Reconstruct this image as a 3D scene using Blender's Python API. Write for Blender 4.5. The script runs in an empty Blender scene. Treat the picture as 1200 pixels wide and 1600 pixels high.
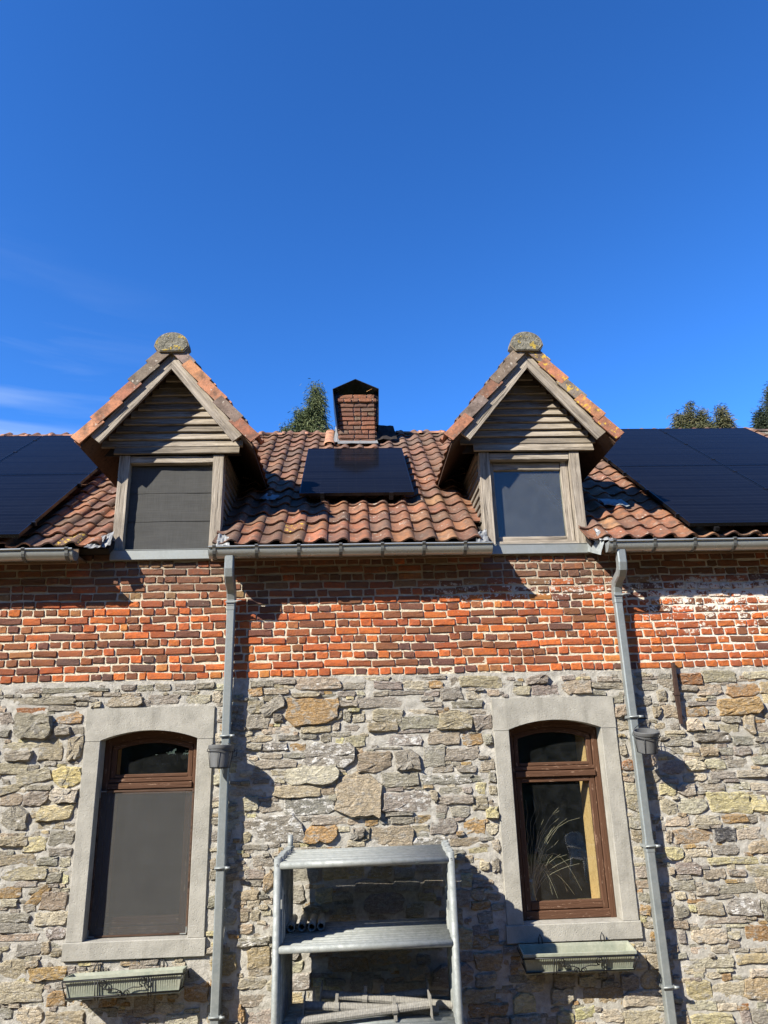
import bpy, math, random
import numpy as np
from mathutils import Vector, Matrix, Euler, noise
R = math.radians
rnd = random.Random(7)
sc = bpy.context.scene
COL = sc.collection

# ---------------------------------------------------------------- camera, sky, sun, exposure
CAM = Vector((0.0, -6.6, 0.0))           # eye 2.85 m above the yard (z = 0 is eye level)
PITCH, YAW, ROLL, FPX = R(17.9466), R(2.7332), R(-1.5857), 1130.0
fw = Vector((math.sin(YAW)*math.cos(PITCH), math.cos(YAW)*math.cos(PITCH), math.sin(PITCH)))
rt0 = Vector((math.cos(YAW), -math.sin(YAW), 0)); up0 = rt0.cross(fw)
rt = rt0*math.cos(ROLL)+up0*math.sin(ROLL); up = -rt0*math.sin(ROLL)+up0*math.cos(ROLL)
cd = bpy.data.cameras.new('camera'); cam = bpy.data.objects.new('camera', cd); COL.objects.link(cam)
cam.matrix_world = Matrix(((rt.x, up.x, -fw.x, CAM.x), (rt.y, up.y, -fw.y, CAM.y), (rt.z, up.z, -fw.z, CAM.z), (0, 0, 0, 1)))
cd.sensor_fit = 'VERTICAL'; cd.sensor_height = 36.0; cd.sensor_width = 27.0
cd.lens = 36.0*FPX/1600.0; cd.clip_start = .05; cd.clip_end = 2000
sc.camera = cam

SUN = Vector((-1.2, -1.0, 1.1)).normalized()      # towards the sun
sl = bpy.data.lights.new('sun', 'SUN'); sl.energy = 5.0; sl.angle = R(.53); sl.color = (1, .935, .81)
so = bpy.data.objects.new('sun', sl); so.rotation_euler = (-SUN).to_track_quat('-Z', 'Y').to_euler(); COL.objects.link(so)

W = bpy.data.worlds.new('World'); sc.world = W; W.use_nodes = True
nt = W.node_tree; N = nt.nodes; L = nt.links
for n in list(N): N.remove(n)
out = N.new('ShaderNodeOutputWorld'); bg = N.new('ShaderNodeBackground'); bg.inputs[1].default_value = .05
sky = N.new('ShaderNodeTexSky'); sky.sky_type = 'NISHITA'; sky.sun_disc = False
sky.sun_elevation = math.asin(SUN.z); sky.sun_rotation = math.atan2(SUN.x, SUN.y)
sky.altitude = 100; sky.air_density = 1.0; sky.dust_density = .05; sky.ozone_density = 3.0
hs = N.new('ShaderNodeHueSaturation'); hs.inputs['Saturation'].default_value = 1.04; hs.inputs['Hue'].default_value = .5
gn = N.new('ShaderNodeMix'); gn.data_type = 'RGBA'; gn.blend_type = 'MULTIPLY'; gn.inputs[0].default_value = 1; gn.inputs[7].default_value = (.80, 1.22, 1.68, 1)
gm = N.new('ShaderNodeGamma'); gm.inputs[1].default_value = 1.3
L.new(sky.outputs[0], gm.inputs[0]); L.new(gm.outputs[0], gn.inputs[6]); L.new(gn.outputs[2], hs.inputs['Color'])
# thin wisps of cirrus
tc = N.new('ShaderNodeTexCoord'); mp = N.new('ShaderNodeMapping'); mp.inputs['Scale'].default_value = (1.6, 1.6, 14); mp.inputs['Rotation'].default_value = (0, R(8), 0)
nz = N.new('ShaderNodeTexNoise'); nz.inputs['Scale'].default_value = 1.7; nz.inputs['Detail'].default_value = 6; nz.inputs['Distortion'].default_value = .5
L.new(tc.outputs['Generated'], mp.inputs[0]); L.new(mp.outputs[0], nz.inputs[0])
cr = N.new('ShaderNodeMapRange'); cr.inputs[1].default_value = .47; cr.inputs[2].default_value = .78; L.new(nz.outputs[0], cr.inputs[0])
sx = N.new('ShaderNodeSeparateXYZ'); L.new(tc.outputs['Generated'], sx.inputs[0])
gx = N.new('ShaderNodeMapRange'); gx.interpolation_type = 'SMOOTHSTEP'; gx.inputs[1].default_value = -.16; gx.inputs[2].default_value = -.48; L.new(sx.outputs[0], gx.inputs[0])
gz = N.new('ShaderNodeMapRange'); gz.interpolation_type = 'SMOOTHSTEP'; gz.inputs[1].default_value = .62; gz.inputs[2].default_value = .36; L.new(sx.outputs[2], gz.inputs[0])
m1 = N.new('ShaderNodeMath'); m1.operation = 'MULTIPLY'; L.new(cr.outputs[0], m1.inputs[0]); L.new(gx.outputs[0], m1.inputs[1])
m2 = N.new('ShaderNodeMath'); m2.operation = 'MULTIPLY'; L.new(m1.outputs[0], m2.inputs[0]); L.new(gz.outputs[0], m2.inputs[1])
m3 = N.new('ShaderNodeMath'); m3.operation = 'MULTIPLY'; L.new(m2.outputs[0], m3.inputs[0]); m3.inputs[1].default_value = .46
mx = N.new('ShaderNodeMix'); mx.data_type = 'RGBA'; L.new(m3.outputs[0], mx.inputs[0]); L.new(hs.outputs[0], mx.inputs[6]); mx.inputs[7].default_value = (7, 8.4, 10, 1)
L.new(mx.outputs[2], bg.inputs[0]); L.new(bg.outputs[0], out.inputs[0])
sc.view_settings.view_transform = 'Standard'; sc.view_settings.look = 'None'; sc.view_settings.gamma = 1
sc.view_settings.use_curve_mapping = False; sc.view_settings.exposure = 1.2
GROUND = -2.85

# ---------------------------------------------------------------- small helpers
def at(x, y, Y=0.0):
    """point of the plane y = Y seen at photo pixel (x, y)"""
    d = rt*((x-600)/FPX)+up*((800-y)/FPX)+fw
    return CAM+d*((Y-CAM.y)/d.y)

def link(o, parent=None, kind=None, label=None, cat=None, group=None):
    COL.objects.link(o)
    if parent is not None: o.parent = parent
    if kind: o['kind'] = kind
    if label: o['label'] = label
    if cat: o['category'] = cat
    if group: o['group'] = group
    return o

def empty(name, loc, label, cat, group=None, rot=(0, 0, 0), parent=None):
    o = bpy.data.objects.new(name, None); o.location = loc; o.rotation_euler = rot; o.empty_display_size = .1
    return link(o, parent, None, label, cat, group)

class MB:
    """collects shapes for one mesh"""
    def __init__(s): s.v = []; s.f = []; s.c = []; s.smooth = []
    def add(s, V, F, col=None, smooth=False):
        b = len(s.v); s.v += [tuple(p) for p in V]; s.f += [tuple(i+b for i in f) for f in F]
        s.smooth += [smooth]*len(F)
        s.c += [col or (1, 1, 1)]*len(V)
        return s
    def box(s, x0, x1, y0, y1, z0, z1, M=None, col=None):
        V = [Vector((x, y, z)) for z in (z0, z1) for x, y in ((x0, y0), (x1, y0), (x1, y1), (x0, y1))]
        if M: V = [M @ p for p in V]
        return s.add(V, [(3, 2, 1, 0), (4, 5, 6, 7), (0, 1, 5, 4), (1, 2, 6, 5), (2, 3, 7, 6), (3, 0, 4, 7)], col)
    def bbox(s, x0, x1, y0, y1, z0, z1, b=.004, M=None, col=None, axis='x'):
        """box with its long edges chamfered; long axis x or z"""
        if axis == 'x':
            pr = [(y0+b, z0), (y1-b, z0), (y1, z0+b), (y1, z1-b), (y1-b, z1), (y0+b, z1), (y0, z1-b), (y0, z0+b)]
            V = [Vector((x, p[0], p[1])) for x in (x0, x1) for p in pr]
        else:
            pr = [(x0+b, y0), (x1-b, y0), (x1, y0+b), (x1, y1-b), (x1-b, y1), (x0+b, y1), (x0, y1-b), (x0, y0+b)]
            V = [Vector((p[0], p[1], z)) for z in (z0, z1) for p in pr]
        if M: V = [M @ p for p in V]
        F = [tuple(range(7, -1, -1)), tuple(range(8, 16))]+[(i, (i+1) % 8, 8+(i+1) % 8, 8+i) for i in range(8)]
        return s.add(V, F, col)
    def prism(s, pts, y0, y1, col=None, fn=None):
        """outline in (x, z) extruded along y"""
        n = len(pts); f = fn or (lambda x, y, z: (x, y, z))
        V = [f(x, y0, z) for x, z in pts]+[f(x, y1, z) for x, z in pts]
        return s.add(V, [tuple(range(n)), tuple(range(2*n-1, n-1, -1))]+[(i, n+i, n+(i+1) % n, (i+1) % n) for i in range(n)], col)
    def tube(s, pts, r, n=8, cap=True, smooth=True, col=None):
        pts = [Vector(p) for p in pts]; m = len(pts)
        rr = r if isinstance(r, (list, tuple)) else [r]*m
        V = []; F = []
        t0 = (pts[1]-pts[0]).normalized(); a = Vector((0, 0, 1)) if abs(t0.z) < .9 else Vector((1, 0, 0))
        u = t0.cross(a).normalized()
        for i, p in enumerate(pts):
            t = (pts[min(i+1, m-1)]-pts[max(i-1, 0)]).normalized()
            u = (u-t*u.dot(t)).normalized(); w = t.cross(u)
            V += [p+(u*math.cos(2*math.pi*k/n)+w*math.sin(2*math.pi*k/n))*rr[i] for k in range(n)]
        for i in range(m-1):
            F += [(i*n+k, i*n+(k+1) % n, (i+1)*n+(k+1) % n, (i+1)*n+k) for k in range(n)]
        s.add(V, F, col, smooth)
        if cap:
            b = len(s.v)-len(V)
            s.f += [tuple(b+k for k in range(n-1, -1, -1)), tuple(b+(m-1)*n+k for k in range(n))]; s.smooth += [False, False]
        return s
    def pipe(s, p0, p1, r, ri, n=14):
        """hollow tube between two points"""
        p0, p1 = Vector(p0), Vector(p1); t = (p1-p0).normalized(); a = Vector((0, 0, 1)) if abs(t.z) < .9 else Vector((1, 0, 0))
        u = t.cross(a).normalized(); w = t.cross(u)
        V = [p+(u*math.cos(2*math.pi*k/n)+w*math.sin(2*math.pi*k/n))*q for p, q in ((p0, ri), (p0, r), (p1, r), (p1, ri)) for k in range(n)]
        F = [(j*n+k, ((j+1) % 4)*n+k, ((j+1) % 4)*n+(k+1) % n, j*n+(k+1) % n) for j in range(4) for k in range(n)]
        return s.add(V, F, None, True)
    def lathe(s, prof, n=24, M=None):
        V = [Vector((r*math.cos(2*math.pi*k/n), r*math.sin(2*math.pi*k/n), z)) for r, z in prof for k in range(n)]
        if M: V = [M @ p for p in V]
        F = [(j*n+k, j*n+(k+1) % n, (j+1)*n+(k+1) % n, (j+1)*n+k) for j in range(len(prof)-1) for k in range(n)]
        return s.add(V, F, None, True)
    def mesh(s, name, mat):
        me = bpy.data.meshes.new(name); me.from_pydata(s.v, [], s.f); me.materials.append(mat)
        me.polygons.foreach_set('use_smooth', s.smooth)
        at_ = me.color_attributes.new('Col', 'FLOAT_COLOR', 'POINT')
        c = np.ones((len(s.v), 4), dtype=np.float32); c[:, :3] = np.array(s.c, dtype=np.float32); at_.data.foreach_set('color', c.ravel())
        me.update(); return me
    def obj(s, name, mat, parent=None, **k):
        o = bpy.data.objects.new(name, s.mesh(name, mat)); return link(o, parent, **k)

def inst(name, me, M, parent, color=None, **k):
    o = bpy.data.objects.new(name, me); o.matrix_local = M
    if color: o.color = (color[0], color[1], color[2], 1)
    link(o, parent, **k); return o

def basis(p, ex, ey, ez):
    ex, ey, ez = Vector(ex), Vector(ey), Vector(ez)
    return Matrix(((ex.x, ey.x, ez.x, p[0]), (ex.y, ey.y, ez.y, p[1]), (ex.z, ey.z, ez.z, p[2]), (0, 0, 0, 1)))

# ---------------------------------------------------------------- materials
class Mat:
    def __init__(s, name):
        s.m = bpy.data.materials.new(name); s.m.use_nodes = True; s.n = s.m.node_tree.nodes; s.l = s.m.node_tree.links
        s.b = s.n['Principled BSDF']; s.o = s.n['Material Output']
    def set(s, **k):
        for a, v in k.items(): s.put(s.b.inputs[a.replace('_', ' ')], v)
        return s
    def put(s, sock, v):
        if isinstance(v, bpy.types.NodeSocket): s.l.new(v, sock)
        elif isinstance(v, (tuple, list)) and len(v) == 3 and sock.type == 'RGBA': sock.default_value = (*v, 1)
        else: sock.default_value = v
    def node(s, t, **k):
        n = s.n.new('ShaderNode'+t)
        for a, v in k.items(): setattr(n, a, v)
        return n
    def pos(s): return s.node('NewGeometry').outputs['Position']
    def objc(s): return s.node('TexCoord').outputs['Object']
    def rand(s): return s.node('ObjectInfo').outputs['Random']
    def tint(s, src):
        if src == 'obj': return s.node('ObjectInfo').outputs['Color']
        return s.node('Attribute', attribute_name='Col').outputs['Color']
    def map(s, v, scale=(1, 1, 1), loc=(0, 0, 0), rot=(0, 0, 0)):
        n = s.node('Mapping'); s.put(n.inputs[0], v); s.put(n.inputs['Scale'], scale); s.put(n.inputs['Location'], loc); s.put(n.inputs['Rotation'], rot); return n.outputs[0]
    def noise(s, v, scale, detail=4, rough=.55, dist=0):
        n = s.node('TexNoise'); s.put(n.inputs['Vector'], v); s.put(n.inputs['Scale'], scale); s.put(n.inputs['Detail'], detail); s.put(n.inputs['Roughness'], rough); s.put(n.inputs['Distortion'], dist); return n.outputs[0]
    def voro(s, v, scale, feat='F1', out='Distance'):
        n = s.node('TexVoronoi'); n.feature = feat; s.put(n.inputs['Vector'], v); s.put(n.inputs['Scale'], scale); return n.outputs[out]
    def ramp(s, f, a, b, c=0, d=1):
        n = s.node('MapRange'); s.put(n.inputs[0], f); s.put(n.inputs[1], a); s.put(n.inputs[2], b); s.put(n.inputs[3], c); s.put(n.inputs[4], d); return n.outputs[0]
    def mix(s, f, a, b, mode='MIX'):
        n = s.node('Mix'); n.data_type = 'RGBA'; n.blend_type = mode; s.put(n.inputs[0], f); s.put(n.inputs[6], a); s.put(n.inputs[7], b); return n.outputs[2]
    def math(s, op, a, b=0.0, clamp=False):
        n = s.node('Math', operation=op); n.use_clamp = clamp; s.put(n.inputs[0], a); s.put(n.inputs[1], b); return n.outputs[0]
    def xyz(s, v):
        n = s.node('SeparateXYZ'); s.put(n.inputs[0], v); return n.outputs
    def addv(s, a, b):
        n = s.node('VectorMath', operation='ADD'); s.put(n.inputs[0], a); s.put(n.inputs[1], b); return n.outputs[0]
    def bump(s, h, strength=.5, dist=.01):
        n = s.node('Bump'); s.put(n.inputs['Height'], h); n.inputs['Strength'].default_value = strength; n.inputs['Distance'].default_value = dist
        s.l.new(n.outputs[0], s.b.inputs['Normal']); return s

def rel(m, amt=1.0):
    """random offset of a vector per object"""
    r = m.rand(); n = m.node('CombineXYZ')
    for i in range(3): m.put(n.inputs[i], m.math('MULTIPLY', r, (37.1, 71.7, 13.3)[i]*amt))
    return n.outputs[0]

def mat_brick(name, src, old=False):
    m = Mat(name); p = m.pos(); z = m.xyz(p)
    n1 = m.noise(p, 34, 5, .65); n2 = m.noise(p, 140, 3, .6); n3 = m.noise(m.map(p, (1, 1, 1.6)), 11, 5, .7); n4 = m.noise(p, 60, 4, .7)
    c = m.mix(m.ramp(n1, .35, .7, 0, .55), m.tint(src), (.12, .055, .045) if not old else (.10, .07, .055))
    c = m.mix(m.ramp(n2, .5, .75, 0, .3), c, (.46, .21, .10))
    # what is left of old limewash: strongest high on the right, thin elsewhere
    zone = m.math('MULTIPLY', m.ramp(z[0], 1.9, 3.1, 0, 1), m.math('MULTIPLY', m.ramp(z[2], .72, 1.28, 0, 1), m.ramp(z[2], 1.56, 1.40, 0, 1)))
    strip = m.math('MULTIPLY', m.ramp(z[0], .4, .9, .25, 1), m.math('MULTIPLY', m.ramp(z[2], 1.20, 1.30, 0, 1), m.ramp(z[2], 1.50, 1.41, 0, 1)))
    zone = m.math('MULTIPLY', zone, m.ramp(m.noise(m.map(p, (1, 1, 2.2)), 2.6, 4, .6), .32, .6, .35, 1.15)); zz = m.math('MAXIMUM', m.math('MULTIPLY', zone, 1.0), m.math('MULTIPLY', strip, .62))
    thr = m.math('SUBTRACT', .652, m.math('MULTIPLY', zz, .195))
    lime = m.math('GREATER_THAN', m.math('ADD', m.math('MULTIPLY', n3, .62), m.math('MULTIPLY', n4, .38)), thr)
    c = m.mix(m.math('MULTIPLY', lime, .85), c, m.mix(zz, (.44, .38, .28), (.72, .69, .63)))
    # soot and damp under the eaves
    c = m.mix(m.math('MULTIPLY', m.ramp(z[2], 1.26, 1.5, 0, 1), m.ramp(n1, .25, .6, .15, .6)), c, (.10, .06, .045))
    h = m.math('ADD', m.math('MULTIPLY', n1, 1.0), m.math('MULTIPLY', n2, .4))
    m.set(Base_Color=c, Roughness=.9, Specular_IOR_Level=.2).bump(h, .8, .006); return m.m

def mat_stone(name, src):
    m = Mat(name); p = m.pos()
    v = m.map(p, (1, 1, 1.5))
    n1 = m.noise(v, 26, 6, .68, .3); n2 = m.noise(p, 110, 4, .65); n3 = m.noise(v, 7, 4, .6); n4 = m.noise(m.map(p, (1, 1, 3.2), rot=(0, .15, 0)), 22, 5, .7, .6)
    t = m.tint(src)
    c = m.mix(m.ramp(n1, .40, .66, 0, .75), t, m.mix(.6, m.mix(.5, t, (.20, .18, .15)), (.11, .10, .085)))
    c = m.mix(m.ramp(n3, .55, .75, 0, .25), c, (.34, .26, .16))
    c = m.mix(m.ramp(n4, .52, .68, 0, .6), c, (.60, .57, .50))
    c = m.mix(m.ramp(n2, .53, .72, 0, .55), c, (.62, .58, .49)); c = m.mix(m.ramp(n2, .45, .30, 0, .55), c, (.10, .09, .075))
    sm = m.ramp(m.noise(m.map(p, (1, 1, 1.4)), 8.5, 6, .72, .3),   .55, .61, 0, .75); c = m.mix(sm, c, m.mix(m.ramp(n2, .35, .7), (.31, .295, .26), (.48, .46, .415)))
    a = m.node('Attribute', attribute_name='lime', attribute_type='OBJECT').outputs['Fac']
    wv = m.noise(m.map(p, (1, 1, 1.7)), 16, 6, .72)
    lim = m.math('GREATER_THAN', wv, m.math('SUBTRACT', .71, m.math('MULTIPLY', a, .17)))
    c = m.mix(m.math('MULTIPLY', lim, .9), c, (.72, .70, .66))
    n6 = m.noise(m.map(p, (1, 1, 1.9)), 13, 3, .6, .4)
    h = m.math('ADD', m.math('MULTIPLY', m.math('ADD', n1, m.math('MULTIPLY', n6, .9)), 1.0), m.math('ADD', m.math('MULTIPLY', n2, .6), m.math('MULTIPLY', n4, 1.3)))
    m.set(Base_Color=c, Roughness=.92, Specular_IOR_Level=.15).bump(h, 1.0, .030); return m.m

def mat_mortar(name, kind):
    m = Mat(name); p = m.pos(); z = m.xyz(p)
    n1 = m.noise(p, 20, 6, .7); n2 = m.noise(p, 120, 4, .7); n3 = m.noise(m.map(p, (1, 1, 2)), 5, 4, .6)
    if kind == 'brick':
        c = m.mix(m.ramp(n1, .35, .65), (.47, .40, .285), (.64, .585, .465))
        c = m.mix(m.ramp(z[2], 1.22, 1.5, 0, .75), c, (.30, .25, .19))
        c = m.mix(m.math('MULTIPLY', m.ramp(z[0], 2.2, 3.2), .55), c, (.70, .68, .62))
    else:
        c = m.mix(m.ramp(n1, .35, .65), (.28, .265, .23), (.44, .42, .375))
        c = m.mix(m.ramp(n3, .56, .70, 0, .7), c, (.55, .52, .46))
    c = m.mix(m.ramp(n2, .5, .8, 0, .3), c, (.15, .14, .13))
    m.set(Base_Color=c, Roughness=.95, Specular_IOR_Level=.1).bump(m.math('ADD', n1, m.math('MULTIPLY', n2, .6)), 1.0, .012); return m.m

def mat_tile(name, src):
    m = Mat(name); p = m.pos(); q = m.addv(p, rel(m)) if src == 'obj' else p
    n1 = m.noise(q, 9, 5, .65); n2 = m.noise(q, 45, 5, .7); n3 = m.noise(q, 24, 4, .6)
    n5 = m.noise(q, 16, 5, .75)
    c = m.mix(m.ramp(n1, .42, .66, 0, .75), m.tint(src), (.070, .050, .038))
    c = m.mix(m.ramp(n5, .55, .68, 0, .7), c, (.24, .19, .145))
    c = m.mix(m.ramp(n2, .48, .74, 0, .5), c, (.05, .038, .03))
    a = m.node('Attribute', attribute_name='lichen', attribute_type='OBJECT').outputs['Fac']
    li = m.math('GREATER_THAN', n3, m.math('SUBTRACT', .72, m.math('MULTIPLY', a, .22)))
    c = m.mix(m.math('MULTIPLY', li, .8), c, m.mix(m.ramp(a, .5, .52), (.40, .36, .30), (.55, .36, .04)))
    m.set(Base_Color=c, Roughness=.82, Specular_IOR_Level=.25).bump(n2, .55, .006); return m.m

def mat_wood(name, c0, c1, paint=None, flake=0, dark=None):
    m = Mat(name); o = m.addv(m.objc(), rel(m))
    g = m.noise(m.map(o, (2.2, 42, 42)), 1, 6, .7, .8); g2 = m.noise(m.map(o, (6, 120, 120)), 1, 3, .6); w = m.noise(o, 3.5, 3)
    c = m.mix(m.ramp(g, .33, .64), c0, c1)
    c = m.mix(m.ramp(w, .5, .75, 0, .5), c, tuple(x*.55 for x in c1))
    c = m.mix(m.ramp(g, .56, .64, 0, .85), c, dark or tuple(x*.22 for x in c0))
    if paint:
        f = m.noise(m.map(o, (8, 46, 46)), 1, 5, .7)
        c = m.mix(m.math('GREATER_THAN', f, 1-flake), m.mix(m.ramp(g2, .3, .7, 0, .5), paint, tuple(x*.6 for x in paint)), c)
    m.set(Base_Color=c, Roughness=.8, Specular_IOR_Level=.2).bump(m.math('ADD', g, m.math('MULTIPLY', g2, .5)), .9, .009); return m.m

def mat_plain(name, col, rough=.6, metal=0, var=.25, scale=20, bump=.2, spec=.4, second=None):
    m = Mat(name); p = m.pos(); n1 = m.noise(p, scale, 5, .6); n2 = m.noise(p, scale*6, 3, .6)
    c = m.mix(m.ramp(n1, .35, .7, 0, 1), col, second or tuple(x*(1-var) for x in col))
    c = m.mix(m.ramp(n2, .5, .8, 0, var*.8), c, tuple(min(1, x*1.5+.02) for x in col))
    m.set(Base_Color=c, Roughness=m.ramp(n1, .3, .7, rough*.8, min(1, rough*1.2)), Metallic=metal, Specular_IOR_Level=spec)
    if bump: m.bump(n2, bump, .004)
    return m.m

def mat_glass(name, dirt, tintc=(.9, .95, .95), soft=False):
    m = Mat(name); m.n.remove(m.b)
    tr = m.node('BsdfTransparent'); tr.inputs[0].default_value = (*tintc, 1)
    gl = m.node('BsdfGlossy'); gl.inputs['Roughness'].default_value = .012; gl.inputs[0].default_value = (1, 1, 1, 1)
    fr = m.node('Fresnel'); fr.inputs[0].default_value = 1.55
    ms = m.node('MixShader'); bf = m.node('NewGeometry').outputs['Backfacing']; m.l.new(m.math('MULTIPLY', fr.outputs[0], m.math('SUBTRACT', 1.0, bf)), ms.inputs[0]); m.l.new(tr.outputs[0], ms.inputs[1]); m.l.new(gl.outputs[0], ms.inputs[2])
    df = m.node('BsdfDiffuse'); df.inputs[0].default_value = (.42, .44, .45, 1)
    p = m.pos(); n = m.noise(p, 9, 5, .65); n2 = m.noise(p, 70, 3, .7)
    ms2 = m.node('MixShader'); m.l.new(m.math('MULTIPLY', m.ramp(m.math('ADD', n, m.math('MULTIPLY', n2, .5 if not soft else .12)), .45 if not soft else -.6, 1.1), dirt), ms2.inputs[0])
    m.l.new(ms.outputs[0], ms2.inputs[1]); m.l.new(df.outputs[0], ms2.inputs[2]); m.l.new(ms2.outputs[0], m.o.inputs[0]); return m.m

def mat_screen(name, see, col):
    m = Mat(name); m.n.remove(m.b)
    tr = m.node('BsdfTransparent'); df = m.node('BsdfDiffuse')
    p = m.pos(); wv = m.noise(m.map(p, (160, 160, 5)), 1, 2); wh = m.noise(m.map(p, (5, 5, 160)), 1, 2); b = m.noise(p, 3, 4)
    c = m.mix(m.ramp(m.math('ADD', m.math('ADD', wv, wh), m.math('MULTIPLY', b, .6)), 1.1, 1.5), col, tuple(x*1.22 for x in col))
    m.l.new(c, df.inputs[0])
    ms = m.node('MixShader'); ms.inputs[0].default_value = 1-see
    m.l.new(tr.outputs[0], ms.inputs[1]); m.l.new(df.outputs[0], ms.inputs[2]); m.l.new(ms.outputs[0], m.o.inputs[0]); return m.m

def mat_panel():
    m = Mat('solar_cells'); o = m.objc(); s = m.xyz(o)
    fx = m.math('FRACT', m.math('MULTIPLY', s[1], 1/.0925)); gy = m.math('GREATER_THAN', .035, fx)
    fz = m.math('FRACT', m.math('MULTIPLY', s[0], 1/.195)); gxx = m.math('GREATER_THAN', .012, fz)
    fb = m.math('FRACT', m.math('MULTIPLY', s[0], 1/.0195)); gb = m.math('GREATER_THAN', .10, fb)
    n = m.noise(m.map(o, (.6, 10.8, 1)), 1, 1)
    c = m.mix(m.ramp(n, .3, .7), (.0035, .004, .007), (.006, .007, .011))
    c = m.mix(m.math('MULTIPLY', gb, .15), c, (.02, .024, .034))
    c = m.mix(m.math('MULTIPLY', m.math('MAXIMUM', gy, m.math('MULTIPLY', gxx, .35)), .8), c, (.022, .026, .036))
    m.set(Base_Color=c, Roughness=.09, Specular_IOR_Level=.03, IOR=1.45); return m.m

M_BRICK = mat_brick('old_brick', 'obj'); M_BRICKS = mat_brick('old_brick_joined', 'attr'); M_CHIM = mat_brick('chimney_brick', 'obj', True)
M_STONE = mat_stone('rubble_stone', 'obj'); M_STONES = mat_stone('rubble_stone_joined', 'attr')
M_MORTB = mat_mortar('brick_mortar', 'brick'); M_MORTS = mat_mortar('rubble_mortar', 'stone')
M_TILE = mat_tile('clay_tile', 'obj'); M_TILES = mat_tile('clay_tile_joined', 'attr')
M_GREYWOOD = mat_wood('silvered_oak', (.41, .36, .295), (.16, .134, .106))
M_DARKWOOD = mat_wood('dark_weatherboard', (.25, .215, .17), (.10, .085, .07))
M_FASCIA = mat_wood('fascia_wood', (.20, .13, .08), (.12, .08, .05))
M_SOFFIT = mat_wood('soffit_wood', (.10, .06, .04), (.06, .036, .025))
M_REDWOOD = mat_wood('red_brown_frame', (.26, .17, .115), (.17, .10, .065), paint=(.088, .043, .024), flake=.39)
M_PINE = mat_wood('bare_pine', (.62, .38, .17), (.52, .29, .11), dark=(.36, .19, .07))
def mat_limestone():
    m = Mat('dressed_limestone'); p = m.pos()
    n1 = m.noise(p, 6, 5, .65); n2 = m.noise(p, 90, 4, .7); st = m.noise(m.map(p, (11, 11, .9)), 1, 5, .65); pit = m.voro(p, 38)
    c = m.mix(m.ramp(n1, .35, .68), (.33, .315, .275), (.235, .225, .195))
    c = m.mix(m.ramp(st, .52, .70, 0, .55), c, (.16, .152, .13))
    c = m.mix(m.ramp(n2, .55, .75, 0, .5), c, (.42, .405, .36))
    c = m.mix(m.ramp(n2, .42, .30, 0, .5), c, (.13, .125, .11))
    m.set(Base_Color=c, Roughness=.9, Specular_IOR_Level=.15).bump(m.math('ADD', m.math('MULTIPLY', n2, .7), m.math('ADD', n1, m.ramp(pit, .0, .22, 0, .5))), .7, .008); return m.m
M_LIME = mat_limestone()
M_ZINC = mat_plain('zinc', (.255, .275, .27), .45, .4, .3, 9, .2, .5, (.175, .195, .195))
M_GUT = mat_plain('gutter_zinc', (.36, .39, .395), .30, .5, .3, 7, .15, .5, (.34, .36, .35))
M_BRKT = mat_plain('bracket_steel', (.12, .125, .12), .6, .4, .3, 20, .1, .4)
M_ZINCD = mat_plain('zinc_sheet', (.27, .29, .285), .5, .35, .25, 6, .15, .4)
M_LEAD = mat_plain('lead_sheet', (.24, .245, .245), .6, .3, .35, 25, .4, .4)
M_STEEL = mat_plain('galvanised_steel', (.25, .262, .25), .6, .2, .45, 26, .4, .4, (.165, .178, .17))
M_RUSTY = mat_plain('dusty_thread', (.25, .238, .21), .75, .1, .35, 60, .5, .3)
M_BLACK = mat_plain('black_metal', (.012, .012, .014), .45, .3, .2, 30, .1, .4)
M_RIM = mat_plain('panel_frame', (.010, .011, .013), .3, .6, .2, 30, 0, .5)
M_IRON = mat_plain('rusted_iron', (.060, .034, .026), .8, .3, .4, 30, .5, .3)
M_GREEN = mat_plain('faded_green_plastic', (.30, .308, .24), .8, 0, .45, 8, .3, .2, (.20, .222, .175))
M_POT = mat_plain('grey_plastic', (.105, .107, .108), .6, 0, .25, 20, .2, .35)
M_GLASS = mat_glass('window_glass', .02); M_DUSTY = mat_glass('dusty_glass', .085, soft=True)
M_SCREEN = mat_screen('insect_mesh', .34, (.066, .066, .064)); M_BLIND = mat_screen('blind_fabric', .05, (.064, .064, .062))
M_CELLS = mat_panel()
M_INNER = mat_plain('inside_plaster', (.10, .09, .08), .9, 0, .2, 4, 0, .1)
M_REND = mat_plain('render', (.4, .36, .3), .9, 0, .2, 4, .2, .1)
M_UNDER = mat_plain('roof_felt', (.03, .025, .022), .9, 0, .2, 8, 0, .1)
def mat_capmortar():
    m = Mat('lichened_mortar'); p = m.pos(); n1 = m.noise(p, 22, 5, .7); n2 = m.noise(p, 9, 4, .6); n3 = m.noise(p, 45, 4, .7)
    c = m.mix(m.ramp(n1, .38, .64), (.23, .215, .17), (.095, .09, .07))
    c = m.mix(m.ramp(n3, .56, .66, 0, .8), c, (.40, .39, .34))
    c = m.mix(m.math('GREATER_THAN', m.math('ADD', m.math('MULTIPLY', n2, .7), m.math('MULTIPLY', n3, .3)), .565), c, (.42, .30, .06))
    m.set(Base_Color=c, Roughness=.95, Specular_IOR_Level=.1).bump(m.math('ADD', n1, n3), 1.0, .02); return m.m
M_MFILL = mat_capmortar()

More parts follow.
